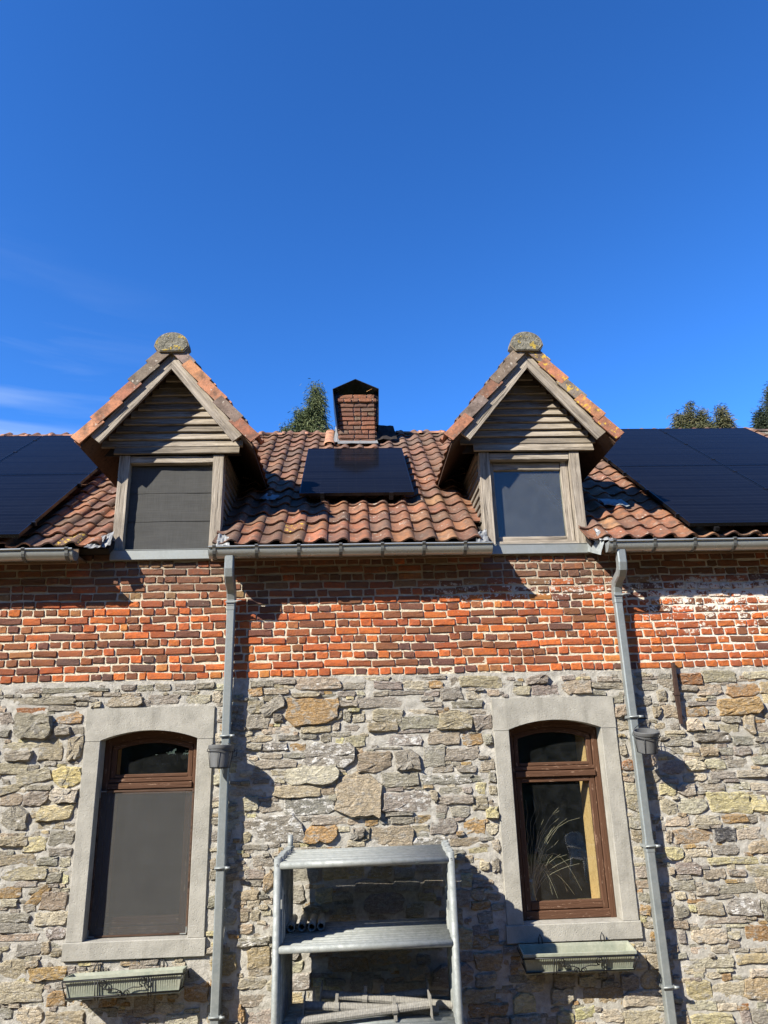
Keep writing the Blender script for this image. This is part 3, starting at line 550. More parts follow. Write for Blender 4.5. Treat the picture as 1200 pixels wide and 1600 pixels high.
# --- windows with dressed stone surrounds
def arc(cx, hw, zs, zc, n=14):
    """points of a segmental arch from right to left"""
    s = zc-zs; r = (hw*hw+s*s)/(2*s); c = zc-r; a = math.asin(hw/r)
    return [(cx+r*math.sin(a-2*a*i/n), c+r*math.cos(a-2*a*i/n)) for i in range(n+1)]
OHW = .41
for wi, cx in enumerate(WIN):
    sur = empty('window_surround', (cx, 0, WZ0), None, None); part(sur)
    S = Matrix.Translation((-cx, 0, -WZ0))
    def sp(name, mb, mat=M_LIME):
        o = mb.obj(name, mat, sur); o.matrix_parent_inverse = S; return o
    e = .003
    A = arc(cx, OHW, .112, .186)
    def worn(mb, amt=.0015):
        return mb
    b = MB(); b.prism([(cx-WHW, .106), (cx-OHW, .106)]+A[::-1]+[(cx+OHW, .106), (cx+WHW, .106), (cx+WHW, WZ1-.004), (cx+WHW-.004, WZ1), (cx-WHW+.004, WZ1), (cx-WHW, WZ1-.004)], -.024, .2); sp('lintel', b)
    for s_ in (-1, 1):
        b = MB(); xa, xb = sorted((cx+s_*OHW, cx+s_*WHW))
        b.bbox(xa, xb, -.024, .2, WZ0+.134, .102, .004, axis='z'); sp('jamb', b)
    b = MB(); b.bbox(cx-WHW-.012, cx+WHW+.008, -.034, .2, WZ0, WZ0+.131, .005); sp('sill', b)
    b = MB(); b.box(cx-WHW+.004, cx-OHW-.004, -.016, .15, .100, .108); b.box(cx+OHW+.004, cx+WHW-.004, -.016, .15, .100, .108); b.box(cx-WHW+.004, cx-OHW-.004, -.016, .15, WZ0+.129, WZ0+.136); b.box(cx+OHW+.004, cx+WHW-.004, -.016, .15, WZ0+.129, WZ0+.136); sp('mortar_joint', b, M_MORTS)

    win = empty('window', (cx, .15, -1.41), None, None); part(win)
    S2 = Matrix.Translation((-cx, -.15, 1.41))
    def wp(name, mb, mat, parent=win, inv=True, **k):
        o = mb.obj(name, mat, parent, **k)
        if inv: o.matrix_parent_inverse = S2
        return o
    def bar(name, p0, p1, w, t, mat=M_REDWOOD, y=.15):
        """wooden member between two points of the window plane, w wide, t deep"""
        a = Vector((p0[0], y, p0[1])); c = Vector((p1[0], y, p1[1])); l = (c-a).length; d = (c-a)/l
        bb = MB().bbox(0, l, -t/2, t/2, -w/2, w/2, .006)
        M = basis(a, d, (0, 1, 0), d.cross(Vector((0, 1, 0))))
        o = bpy.data.objects.new(name, bb.mesh(name, mat)); link(o, win); o.matrix_local = S2 @ M; return o
    z0, z1 = -1.41, .112
    bar('frame_stile', (cx-OHW+.028, z0), (cx-OHW+.028, z1), .056, .07); bar('frame_stile', (cx+OHW-.028, z0), (cx+OHW-.028, z1), .056, .07)
    bar('frame_rail', (cx-OHW+.056, z0+.035), (cx+OHW-.056, z0+.035), .066, .07)
    bar('transom', (cx-OHW+.056, -.268), (cx+OHW-.056, -.268), .05, .10); bar('transom', (cx-OHW+.058, -.222), (cx+OHW-.058, -.222), .036, .07)
    Ao = arc(cx, OHW-.001, .112, .185); Ai = arc(cx, OHW-.06, .062, .125)
    b = MB(); b.prism(Ao[::-1][:1]+Ao[::-1][1:]+Ai, .118, .182); wp('arched_head', b, M_REDWOOD)
    Ao = arc(cx, OHW-.061, .058, .122); Ai = arc(cx, OHW-.10, .03, .082)
    b = MB(); b.prism(Ao[::-1]+Ai, .126, .17); wp('arched_sash_head', b, M_REDWOOD)
    for s_ in (-1, 1):
        bar('sash_stile', (cx+s_*(OHW-.080), -.204), (cx+s_*(OHW-.080), .045), .042, .045)
        bar('sash_stile', (cx+s_*(OHW-.083), z0+.072), (cx+s_*(OHW-.083), -.294), .05, .05)
    bar('sash_rail', (cx-OHW+.10, -.188), (cx+OHW-.10, -.188), .03, .045)
    bar('sash_rail', (cx-OHW+.108, -.316), (cx+OHW-.108, -.316), .044, .05); bar('sash_rail', (cx-OHW+.108, z0+.105), (cx+OHW-.108, z0+.105), .064, .05)
    b = MB(); b.box(cx-OHW+.102, cx+OHW-.102, .150, .154, z0+.13, -.335); wp('pane', b, M_GLASS)
    b = MB(); b.box(cx-OHW+.095, cx+OHW-.095, .150, .154, -.175, .10); wp('pane', b, M_GLASS)
    b = MB()   # bare wooden lining inside
    b.box(cx-.43, cx-.35, .19, .40, -1.40, .2); b.box(cx+.300, cx+.43, .182, .42, -1.40, .2); wp('lining', b, M_PINE)
    b = MB(); b.box(cx-.43, cx+.43, .19, .48, -1.40, -1.33); wp('inner_sill', b, M_PINE)
    if wi == 0:
        b = MB(); x0, x1 = cx-OHW+.006, cx+OHW-.032
        nz_, nx_ = 8, 6; V = [(x0+(x1-x0)*i/nx_, .085+.004*noise.noise(Vector((i*.8, j*.6, 4))), -1.395+1.09*j/nz_) for j in range(nz_+1) for i in range(nx_+1)]
        b.add(V, [(j*(nx_+1)+i, j*(nx_+1)+i+1, (j+1)*(nx_+1)+i+1, (j+1)*(nx_+1)+i) for j in range(nz_) for i in range(nx_)], None, True)
        sc_ = wp('insect_screen', b, M_SCREEN, label='dark grey insect mesh stretched over the lower sash')
        b = MB()
        for xa, xb, za, zb in ((x0, x1, -1.403, -1.391), (x0, x1, -.312, -.298), (x0-.004, x0+.008, -1.39, -.313), (x1-.006, x1+.006, -1.39, -.313)): b.box(xa, xb, .078, .092, za, zb)
        wp('screen_frame', b, M_SOFFIT)
        b = MB()
        for xx, zz, sx_, sz_ in ((x0, -.304, 1, -1), (x0, -1.397, 1, 1), (x1, -1.397, -1, 1)):
            b.box(*sorted((xx, xx+sx_*.05)), .072, .0765, zz-.004, zz+.004); b.box(xx-.004, xx+.004, .072, .0765, *sorted((zz+sz_*.004, zz+sz_*.05)))
        wp('corner_bracket', b, M_STEEL, kind='stuff')

# wrought iron tie anchor on the right
an = MB(); p0, pm, p1 = at(1052, 1035, -.045), at(1058, 1084, -.05), at(1065, 1131, -.045)
for a, c, w0, w1 in ((p0, pm, .010, .015), (pm, p1, .016, .008)):
    V = [a+Vector((s_*w0, y, 0)) for y in (-.012, .03) for s_ in (-1, 1)]+[c+Vector((s_*w1, y, 0)) for y in (-.012, .03) for s_ in (-1, 1)]
    an.add(V, [(0, 1, 5, 4), (1, 3, 7, 5), (3, 2, 6, 7), (2, 0, 4, 6), (0, 2, 3, 1), (4, 5, 7, 6)])
an.box(pm.x-.022, pm.x+.022, -.066, -.004, pm.z-.012, pm.z+.012)
hpart('wall_anchor', an, M_IRON)

# ---------------------------------------------------------------- roof
TAN = 1.25; PD = math.atan(TAN); DHW = .50
ZA = 3.88                                           # height of the tile line at the dormer ridge
def sheet(segs, name, mat, parent):
    mb = MB()
    for x0, x1, v0, v1, o0, o1 in segs:
        V = [RP(x, v, o) for o in (o0, o1) for x, v in ((x0, v0), (x1, v0), (x1, v1), (x0, v1))]
        mb.add(V, [(3, 2, 1, 0), (4, 5, 6, 7), (0, 1, 5, 4), (1, 2, 6, 5), (2, 3, 7, 6), (3, 0, 4, 7)])
    return mb
hs_ = []
xs = [X0, DOR[0]-.47, DOR[0]+.47, DOR[1]-.47, DOR[1]+.47, X1]
for k in range(5):
    hs_.append((xs[k], xs[k+1], .02 if k % 2 == 0 else 2.45, VR, -.10, -.045))
rb = sheet(hs_, 'roof', M_UNDER, None)
V = [Vector((x, 2*YR-p.y, p.z)) for o_ in (-.10, .03) for x, p in ((X0, RP(0, -.2, o_)), (X1, RP(0, -.2, o_)), (X1, RP(0, VR, o_)), (X0, RP(0, VR, o_)))]
rb.add(V, [(3, 2, 1, 0), (4, 5, 6, 7), (0, 1, 5, 4), (1, 2, 6, 5), (2, 3, 7, 6), (3, 0, 4, 7)])
ROOF = hpart('roof', rb, M_UNDER)

TW, TG = .202, .253
def tile_shape(seed):
    r = random.Random(seed); pr = []
    # flat pan on the left, rising to a roll on the right that dips over the next tile
    for u, h in ((-.02, .004), (.10, -.006), (.24, -.012), (.40, -.010), (.55, .004), (.68, .020), (.80, .029), (.90, .027), (1.0, .015), (1.07, .000)):
        pr.append((u*TW+r.uniform(-.002, .002), h+r.uniform(-.0015, .0015)))
    n = len(pr); Lr, th = .335, .016
    b0, b1 = r.uniform(-.004, .004), r.uniform(-.004, .004)
    V = []
    for y, off in ((0.0, .030), (Lr, .002)):
        V += [(x, y+(b0 if i < 5 else b1), h+off) for i, (x, h) in enumerate(pr)]
    V += [(x, .001+(b0 if i < 5 else b1), h+.030-th) for i, (x, h) in enumerate(pr)]
    V += [(x, .10, h+.021-th) for i, (x, h) in enumerate(pr)]
    F = [(i, i+1, n+i+1, n+i) for i in range(n-1)]+[(2*n+i, 2*n+i+1, i+1, i) for i in range(n-1)]+[(3*n+i, 3*n+i+1, 2*n+i+1, 2*n+i) for i in range(n-1)]
    F += [(n-1, 2*n+n-1, 3*n+n-1, 2*n-1), (0, n, 3*n, 2*n)]
    return V, F
TS = [tile_shape(40+k) for k in range(7)]; TM = []
for V, F in TS:
    me = MB().add(V, F, None, True).mesh('roof_tile', M_TILE); me.set_sharp_from_angle(angle=R(40)); TM.append(me)
TP = [((0.224, 0.091, 0.046), 4), ((0.190, 0.081, 0.045), 4), ((0.261, 0.110, 0.054), 2), ((0.156, 0.078, 0.048), 3), ((0.132, 0.075, 0.049), 2.2), ((0.275, 0.132, 0.069), .8)]
tiles = []; xj0 = -.642
for col in range(int((X0-xj0)/TW), int((X1-xj0)/TW)):
    xc = xj0+col*TW
    for row in range(17):
        v = -.05+row*TG
        if v > VR-.06: continue
        skip = False
        for c in DOR:
            dx = abs(xc+TW/2-c)
            zt = RP(0, v).z
            if dx < DHW+.08 and v < .22 and not (dx > .44 and False): skip = skip or dx < DHW+.02
            if dx < .43 and zt < 3.65: skip = True
        if not skip: tiles.append((xc, v, row))
def tshow(t):
    x, v, row = t; 
    for c in DOR:
        if abs(x+TW/2-c) < .75 and RP(0, v).z > ZA-TAN*abs(x+TW/2-c): return -1
    if -.45 < x < .52 and 1.15 < v < 2.75: return -1            # under the middle panel
    if x < -3.05 and v > .05 or x > 3.2 and v > .1: return -1
    if x < -2.95-.25*(v*.45) and x < -3.1: return -1
    vis = -3.2-v*.3 < x < 4.0+v*.4
    return (1 if vis else 0)*(1/(1+.12*v))
tiles.sort(key=tshow, reverse=True)
stuff = MB(); ey = Vector((0, CP, SP)); en = Vector((0, -SP, CP))
for i, (x, v, row) in enumerate(tiles):
    q = rnd.randrange(7)
    M = basis(RP(x+rnd.uniform(-.003, .003), v+rnd.uniform(-.008, .008)+.004*math.sin(x*2.1+row), rnd.uniform(-.003, .004)+.008*noise.noise(Vector((x*.9, v*.9, 1)))), (1, 0, 0), ey, en) @ Matrix.Rotation(rnd.uniform(-.022, .022), 4, 'Z') @ Matrix.Rotation(rnd.uniform(-.015, .015), 4, 'X') @ Matrix.Rotation(rnd.uniform(-.02, .02), 4, 'Y')
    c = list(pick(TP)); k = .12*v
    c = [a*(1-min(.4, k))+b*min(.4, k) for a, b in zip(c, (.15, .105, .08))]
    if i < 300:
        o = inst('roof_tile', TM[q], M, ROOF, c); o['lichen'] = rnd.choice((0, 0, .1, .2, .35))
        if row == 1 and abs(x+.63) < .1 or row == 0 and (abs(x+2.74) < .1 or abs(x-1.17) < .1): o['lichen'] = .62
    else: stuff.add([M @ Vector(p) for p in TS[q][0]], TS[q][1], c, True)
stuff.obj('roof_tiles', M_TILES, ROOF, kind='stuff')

# ridge tiles with raised collars
def ridge_mesh(L, r, mat, collar=True, up=.46):
    mb = MB(); n = 10
    def ring(x, q): return [(x, q*math.cos(math.pi*k/n), q*up*1.2*math.sin(math.pi*k/n)) for k in range(n+1)]
    secs = [(0, r*1.0), (.0, r*1.13), (.05, r*1.13), (.052, r), (L, r*.96)] if collar else [(0, r), (L, r*.96)]
    V = []; F = []; m = n+1
    for x, q in secs: V += ring(x, q)
    for j in range(len(secs)-1): F += [(j*m+k, (j+1)*m+k, (j+1)*m+k+1, j*m+k+1) for k in range(n)]
    V += [(0, 0, 0)]; F += [(k+1, k, len(V)-1) for k in range(n)]
    return mb.add(V, F, None, True).mesh('ridge_tile', mat)
RM = ridge_mesh(.335, .125, M_TILE)
x = X0
while x < X1-.1:
    if not (-.28 < x+.16 < .50):
        o = inst('ridge_tile', RM, Matrix.Translation((x, YR, ZR-.052+rnd.uniform(-.005, .005))) @ Matrix.Rotation(rnd.uniform(-.015, .015), 4, 'Y'), ROOF, pick([((.42, .20, .12), 3), ((.36, .17, .10), 2), ((.22, .15, .11), 1)])); o['lichen'] = rnd.choice((0, .2, .3))
    x += .33
mb = MB(); mb.prism([(-.11, 0), (.11, 0), (.03, .06), (-.03, .06)], 0, 1)
mb = MB()      # mortar bed under the ridge
V = [(xx, yy, zz) for xx in (X0, X1) for yy, zz in ((YR-.16, ZR-.14), (YR+.16, ZR-.14), (YR+.10, ZR-.055), (YR-.10, ZR-.055))]
mb.add(V, [(0, 1, 2, 3), (7, 6, 5, 4), (0, 4, 5, 1), (1, 5, 6, 2), (2, 6, 7, 3), (3, 7, 4, 0)]); mb.obj('ridge_mortar', M_MFILL, ROOF)

def crumpled(quad, name, mat, parent, seed, n=7, amp=.012, th=.003):
    """thin beaten metal sheet over four corner points"""
    a, b, c, d = (Vector(p) for p in quad); V = []; F = []
    nr = (b-a).cross(d-a).normalized()
    for j in range(n+1):
        for i in range(n+1):
            s, t = i/n, j/n; p = a*(1-s)*(1-t)+b*s*(1-t)+c*s*t+d*(1-s)*t
            V.append(p+nr*amp*noise.noise(Vector((s*4, t*4, seed)))*2)
    m = len(V); V += [p-nr*th for p in V[:m]]; w = n+1
    for j in range(n):
        for i in range(n):
            k = j*w+i; F += [(k, k+1, k+w+1, k+w), (m+k+w, m+k+w+1, m+k+1, m+k)]
    for i in range(n):
        F += [(i, m+i, m+i+1, i+1), (n*w+i+1, m+n*w+i+1, m+n*w+i, n*w+i), (i*w+w, m+i*w+w, m+i*w, i*w), (i*w+n, m+i*w+n, m+i*w+w+n, i*w+w+n)]
    return MB().add(V, F, None, False).obj(name, mat, parent)
# lead at the foot of the dormer cheeks and beside them
for c in DOR:
    for s_ in (-1, 1):
        a = c+s_*(DHW+.01)
        crumpled([RP(a, -.08, .005), RP(a+s_*.13, -.11, .02), RP(a+s_*.10, .06, .04), RP(a, .12, .05)], 'lead_flashing', M_LEAD, ROOF, c+s_)
crumpled([at(917, 828, -.05), at(944, 846, -.29), at(939, 867, -.31), at(919, 862, -.06)], 'zinc_end', M_ZINCD, ROOF, 21, 6, .006)
crumpled([at(147, 857, -.24), at(172, 852, -.24), at(178, 830, -.06), at(160, 838, -.08)], 'lead_flashing', M_LEAD, ROOF, 22, 6, .010)
crumpled([RP(-.96, 1.10, .055), RP(-.80, 1.06, .06), RP(-.76, 1.22, .05), RP(-.92, 1.28, .05)], 'lead_patch', M_ZINC, ROOF, 5)
crumpled([RP(2.62, .78, .055), RP(2.86, .74, .055), RP(2.84, .95, .055), RP(2.60, .98, .055)], 'lead_patch', M_ZINC, ROOF, 6)

# fascia board and gutters
GY, GZ, GR = -.298, 1.706, .076
for gi, (xa, xb) in enumerate(((X0, DOR[0]-DHW-.215), (DOR[0]+DHW-.035, DOR[1]-DHW-.0), (DOR[1]+DHW+.06, X1))):
    mb = MB(); mb.bbox(xa, xb, -.235, -.212, GZ-.085, GZ+.055, .003); hpart('fascia', mb, M_FASCIA)
    mb = MB(); mb.box(xa, xb, -.21, -.005, GZ-.03, GZ-.012); hpart('soffit_board', mb, M_FASCIA)
    pr = [(GY+GR, GZ+.012), (GY+GR, GZ)]+[(GY+GR*math.cos(math.pi*k/12), GZ-GR*math.sin(math.pi*k/12)) for k in range(1, 12)]+[(GY-GR, GZ), (GY-GR, GZ+.006)]
    bead = [(GY-GR-.008+.009*math.cos(a), GZ+.010+.009*math.sin(a)) for a in [math.pi*2*k/8 for k in range(8)]]
    inn = [(y*.0+GY+(y-GY)*.94, GZ+(z-GZ)*.95 if z < GZ else z) for y, z in pr][::-1]
    prof = pr+inn; n = len(prof)
    mb = MB(); ns = max(2, int((xb-xa)/.37)); V = []
    xsn = [xa+(xb-xa)*k/ns for k in range(ns+1)]
    for xk in xsn: V += [(xk, y+.002*noise.noise(Vector((xk*2, 1, gi))), z+.004*noise.noise(Vector((xk*1.3, 7, gi)))) for y, z in prof]
    F = [(k*n+i, k*n+(i+1) % n, (k+1)*n+(i+1) % n, (k+1)*n+i) for k in range(ns) for i in range(n)]
    F += [tuple(range(n)), tuple(range(ns*n+n-1, ns*n-1, -1))]
    mb.add(V, F, None, True); V = []
    for xk in xsn: V += [(xk, y, z+.004*noise.noise(Vector((xk*1.3, 7, gi)))) for y, z in bead]
    mb.add(V, [(k*8+i, k*8+(i+1) % 8, (k+1)*8+(i+1) % 8, (k+1)*8+i) for k in range(ns) for i in range(8)], None, True)
    for xe in (xa, xb):      # end caps
        mb.add([(xe+d, y, z) for d in (-.002, .002) for y, z in pr], [tuple(range(len(pr))), tuple(range(2*len(pr)-1, len(pr)-1, -1))])
    g = hpart('gutter', mb, M_GUT); g.data.set_sharp_from_angle(angle=R(45))
    nb = int((xb-xa)/.372); bx = [xb-.05-.372*k for k in range(nb+1)] if gi == 0 else [xa+.05+.372*k for k in range(nb+1)]
    for xk in bx:
        if not xa < xk < xb: continue
        pp = [(GY+(GR+.004)*math.cos(math.pi*k/10), GZ-(GR+.004)*math.sin(math.pi*k/10)) for k in range(11)]+[(GY-GR-.02, GZ+.012), (GY-GR-.008, GZ+.024), (GY-GR+.02, GZ+.016)]
        b2 = MB(); V = []
        for x_ in (xk-.014, xk+.014): V += [(x_, y, z) for y, z in pp]+[(x_, y-.004 if y < GY else y+.004, z-.004 if i < 11 else z+.004) for i, (y, z) in enumerate(pp)]
        m = len(pp); q = 2*m
        F = [(i, i+1, q+i+1, q+i) for i in range(m-1)]+[(q+m+i, q+m+i+1, m+i+1, m+i) for i in range(m-1)]+[(m+i, m+i+1, i+1, i) for i in range(m-1)]+[(q+i, q+i+1, q+m+i+1, q+m+i) for i in range(m-1)]
        b2.add(V, F); b2.box(xk-.008, xk+.008, GY+GR-.005, -.20, GZ+.008, GZ+.014)
        b2.obj('bracket', M_BRKT, g)

# downpipes, square zinc with a swan neck
for px_, xt, clz, first in ((-1.09, -1.083, (.12, -.898, -1.93), True), (2.447, 2.447, (.189, -.846, -1.862), False)):
    yz = [(-.305, 1.65), (-.305, 1.53)]+[(-.305+.115*(1-math.cos(a)), 1.53-.11*math.sin(a)) for a in (.5, 1.0, 1.4)]+[(-.185+.03, 1.40), (-.115, 1.36), (-.092, 1.30), (-.088, 1.24)]
    hw = .040; V = []; F = []
    for i, (y, z) in enumerate(yz):
        y0_, z0_ = yz[max(0, i-1)]; y1_, z1_ = yz[min(len(yz)-1, i+1)]; t = Vector((0, y1_-y0_, z1_-z0_)).normalized(); nn = Vector((0, -t.z, t.y))
        if nn.y > 0: nn = -nn
        b_ = .010; xs_ = px_+(xt-px_)*(1-i/8)
        for a, c in ((-hw, hw-b_), (-hw+b_, hw), (hw-b_, hw), (hw, hw-b_), (hw, -hw+b_), (hw-b_, -hw), (-hw+b_, -hw), (-hw, -hw+b_)): V.append(Vector((xs_+a, y, z))+nn*c)
    for i in range(len(yz)-1): F += [(i*8+k, i*8+(k+1) % 8, (i+1)*8+(k+1) % 8, (i+1)*8+k) for k in range(8)]
    mb = MB().add(V, F+[tuple(range(7, -1, -1))]); mb2 = MB()
    mb2.bbox(px_-.036, px_+.036, -.122, -.05, GROUND, 1.30, .009, axis='z')
    mb2.bbox(px_-.0395, px_+.0395, -.1255, -.0465, -.89, -.80, .009, axis='z'); mb2.bbox(px_-.0395, px_+.0395, -.1255, -.0465, 1.20, 1.27, .009, axis='z')
    dp = hpart('downpipe', mb2, M_ZINC); mb.obj('swan_neck', M_ZINC, dp)
    for z in clz:
        b = MB(); b.box(px_-.047, px_+.052, -.134, -.127, z-.012, z+.012); b.box(px_-.047, px_-.041, -.127, 0, z-.012, z+.012); b.box(px_+.041, px_+.047, -.127, 0, z-.012, z+.012)
        b.tube([(px_+.04, -.137, z), (px_+.078, -.137, z)], .011, 8); b.tube([(px_-.045, -.137, z), (px_+.05, -.137, z)], .006, 6); b.obj('clamp', M_ZINCD, dp)
    b = MB(); b.box(px_-.045, px_+.05, -.14, -.128, 1.262, 1.278); b.tube([(px_+.01, -.13, 1.27), (px_+.10, -.16, 1.275)], .006, 6); b.obj('clamp', M_ZINCD, dp)

# ---------------------------------------------------------------- dormers
def dormer(cx, seed, blind):
    D = empty('dormer', (cx, 0, 1.69), None, None); part(D); DI = Matrix.Translation((-cx, 0, -1.69))
    dr = random.Random(seed)
    def dp(name, mb, mat, **k):
        o = mb.obj(name, mat, D, **k); o.matrix_parent_inverse = DI; return o
    def board(name, p0, p1, w, t, nrm, mat, b=.004, **k):
        """plank from p0 to p1; w across, t along nrm"""
        a, c = Vector(p0), Vector(p1); l = (c-a).length; d = (c-a)/l; nn = Vector(nrm); nn = (nn-d*nn.dot(d)).normalized(); u = nn.cross(d)
        bb = MB(); ns = max(2, int(l/.12)); V = []
        for i in range(ns+1):
            x = l*i/ns; j = lambda: dr.uniform(-.0022, .0022)
            e0, e1 = j(), j()
            for y, z in ((-t/2, -w/2+b+e0), (-t/2, w/2-b+e1), (-t/2+b, w/2+e1), (t/2, w/2+e1), (t/2, -w/2+e0), (-t/2+b, -w/2+e0)): V.append((x, y, z))
        F = [tuple(range(5, -1, -1)), tuple(range(ns*6, ns*6+6))]+[(i*6+k_, i*6+(k_+1) % 6, (i+1)*6+(k_+1) % 6, (i+1)*6+k_) for i in range(ns) for k_ in range(6)]
        bb.add(V, F)
        o = bpy.data.objects.new(name, bb.mesh(name, mat)); link(o, D, **k)
        o.matrix_local = DI @ basis(a, d, -nn, -u) if False else DI @ basis(a, d, -nn, (d.cross(-nn)))
        return o
    # posts, lintel, zinc sill
    for s_ in (-1, 1):
        board('post', (cx+s_*(DHW-.054), .03, 1.786), (cx+s_*(DHW-.050), .03, 2.738), .102, .11, (0, -1, 0), M_GREYWOOD)
    board('lintel', (cx-DHW+.105, .035, 2.700), (cx+DHW-.105, .035, 2.700), .074, .10, (0, -1, 0), M_GREYWOOD)
    b = MB(); b.bbox(cx-DHW+.005, cx+DHW+.01, -.058, -.02, 1.690, 1.782, .004); b.box(cx-DHW+.005, cx+DHW+.01, -.062, .09, 1.782, 1.786); dp('zinc_sill', b, M_ZINCD)
    # weatherboards of the gable
    zb = 2.742; i = 0
    while True:
        h = (3.72-zb-.05)/TAN
        if h < .06: break
        hw = h; hl = min(h, .55) if i == 0 else h; hw = min(h, .648) if i == 0 else h
        a = -.030 if i == 0 else -.012
        M_ = M_GREYWOOD if dr.random() < .8 else M_DARKWOOD
        board('gable_board', (cx-hl, a, zb+.045), (cx+hw, a+dr.uniform(-.003, .003), zb+.045+dr.uniform(-.004, .004)), .090, .020, (0, -1, .36), M_, .003)
        zb += .079; i += 1
    b = MB(); b.prism([(cx-.66, 2.75), (cx+.66, 2.75), (cx, 3.68)], .012, .03); dp('gable_backing', b, M_UNDER)
    # cheeks: weatherboards running back to the roof
    for s_ in (-1, 1):
        z = 1.80
        while z < 2.80:
            yr = RP0.y+(z+.06-RP0.z)/math.tan(PT)+.12
            if yr > .14:
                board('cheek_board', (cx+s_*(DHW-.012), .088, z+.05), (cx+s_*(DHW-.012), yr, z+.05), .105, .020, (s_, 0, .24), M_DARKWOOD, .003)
            z += .086
        b = MB(); pts = [(.088, 1.80), (.088, 2.86), (1.30, 2.86), (.0, 1.80)]
        V = [(cx+s_*q, y, zz) for q in (DHW-.05, DHW-.03) for y, zz in pts]; b.add(V, [(0, 1, 2, 3), (7, 6, 5, 4), (0, 4, 5, 1), (1, 5, 6, 2), (2, 6, 7, 3), (3, 7, 4, 0)]); dp('cheek_backing', b, M_UNDER)
    # roof: boarding under, tiles over
    YF = -.235
    for s_ in (-1, 1):
        yb = lambda zz: RP0.y+(zz-RP0.z)/math.tan(PT)+.25
        zt, ze = 3.72, 3.72-TAN*.79
        b = MB(); V = [(cx, YF, zt), (cx+s_*.80, YF, ze), (cx+s_*.80, yb(ze), ze), (cx, yb(zt), zt)]; V += [(x, y, z+.045) for x, y, z in V]
        b.add(V, [(3, 2, 1, 0), (4, 5, 6, 7), (0, 1, 5, 4), (1, 2, 6, 5), (2, 3, 7, 6), (3, 0, 4, 7)]); dp('roof_boarding', b, M_SOFFIT)
        # bargeboard
        nb = Vector((s_*math.sin(PD), 0, math.cos(PD))); dn = Vector((s_*math.cos(PD), 0, -math.sin(PD)))
        top = Vector((cx, -.252, 3.634)); w = .108
        # mitred at the apex
        bb = MB(); l = 1.06; tt = .034; V = []
        ns = 9
        for k in range(ns+1):
            q = k/ns
            for y in (-tt/2, tt/2):
                for e in (-w/2, w/2):
                    st = e*(1/TAN)*-1 if False else (w/2-e)*0
                    x0_ = 0-e*TAN*1.0
                    x_ = x0_*(1-q)*1.0+l*q
                    V.append((x_, y, e+dr.uniform(-.002, .002)))
        F = []
        for k in range(ns):
            a0, b0 = k*4, k*4+4
            F += [(a0, b0, b0+1, a0+1), (a0+2, a0+3, b0+3, b0+2), (a0, a0+2, b0+2, b0), (a0+1, b0+1, b0+3, a0+3)]
        F += [(0, 1, 3, 2), (ns*4, ns*4+2, ns*4+3, ns*4+1)]
        bb.add(V, F); o = bpy.data.objects.new('bargeboard', bb.mesh('bargeboard', M_GREYWOOD)); link(o, D)
        # local x runs down the slope, z is across
        Mx = basis(top, dn, (0, 1, 0), nb) if s_ > 0 else basis(top, dn, (0, 1, 0), nb)
        o.matrix_local = DI @ Mx
        # verge tiles with a turned-down flange
        nt_ = 5; Ltl = 1.27/nt_
        for k in range(nt_):
            s0 = .055+k*Ltl
            p = Vector((cx, 0, ZA))+dn*s0
            b2 = MB(); lt = Ltl+.05; wv = .105
            tl = Matrix.Rotation(-.055*s_ if False else 0, 4, 'Y')
            # plate and flange in local (x down slope, y back, z normal); the lower end stands proud
            def tz(x): return -.012+.030*x/lt
            def plate(x0, x1, y0, y1, za, zb_):
                V = [(x, y, z_+tz(x)) for z_ in (za, zb_) for x, y in ((x0, y0), (x1, y0), (x1, y1), (x0, y1))]
                b2.add(V, [(3, 2, 1, 0), (4, 5, 6, 7), (0, 1, 5, 4), (1, 2, 6, 5), (2, 3, 7, 6), (3, 0, 4, 7)])
            plate(0, lt, -.285, -.08, -.016, 0); plate(0, lt, -.303, -.287, -wv, .002); plate(0, lt, -.16, -.08, 0, .028)
            old = dr.random() < (.75-k*.14)
            col = pick([((.21, .165, .13), 1)]) if old else pick([((.45, .19, .10), 2), ((.38, .15, .085), 2), ((.30, .14, .09), 1)])
            if blind and s_ < 0 and k == 4: col = (.56, .25, .13)
            o = inst('verge_tile', b2.mesh('verge_tile', M_TILE), DI @ basis(p+Vector((0, dr.uniform(-.004, .004), 0)), dn, (0, 1, 0), nb) @ Matrix.Rotation(dr.uniform(-.012, .012), 4, 'Y'), D, col)
            o['lichen'] = dr.choice((.2, .3, .35)) if old else dr.choice((0, .15, .25))
            if not blind and s_ > 0: o['lichen'] = .80 if k == 0 else .55
        # the tiles of the slope, seen only from the side and above
        st = MB()
        for ci in range(14):
            yy = -.08+ci*TW
            for k in range(5):
                s0 = .055+k*Ltl; p = Vector((cx, yy, ZA-.022))+dn*(s0+Ltl+.04)
                if yy > RP0.y+(p.z-RP0.z)/math.tan(PT)+.25: continue
                M = basis(p, (0, 1, 0), -dn, nb*1.0) if s_ < 0 else basis(p+Vector((0, TW, 0)), (0, -1, 0), -dn, nb)
                q = dr.randrange(7); st.add([M @ Vector((v_[0], v_[1], v_[2]*.5-.055)) for v_ in TS[q][0]], TS[q][1], pick(TP), True)
        o = st.obj('slope_tiles', M_TILES, D, kind='stuff'); o.matrix_parent_inverse = DI
    # ridge of the dormer: half round tiles, the front one packed with mortar
    rr = []; r0 = .162
    for k in range(13):
        a = math.pi*k/12; rr.append((r0*math.cos(a)*(1.0), r0*1.02*math.sin(a)))
    prof = [(.118, -.062)]+[(.168, -.004)]+[(r0*math.cos(math.pi*k/14), .012+r0*.86*math.sin(math.pi*k/14)) for k in range(1, 14)]+[(-.168, -.004), (-.118, -.062)]
    z0_ = 3.765
    y = -.325; k = 0
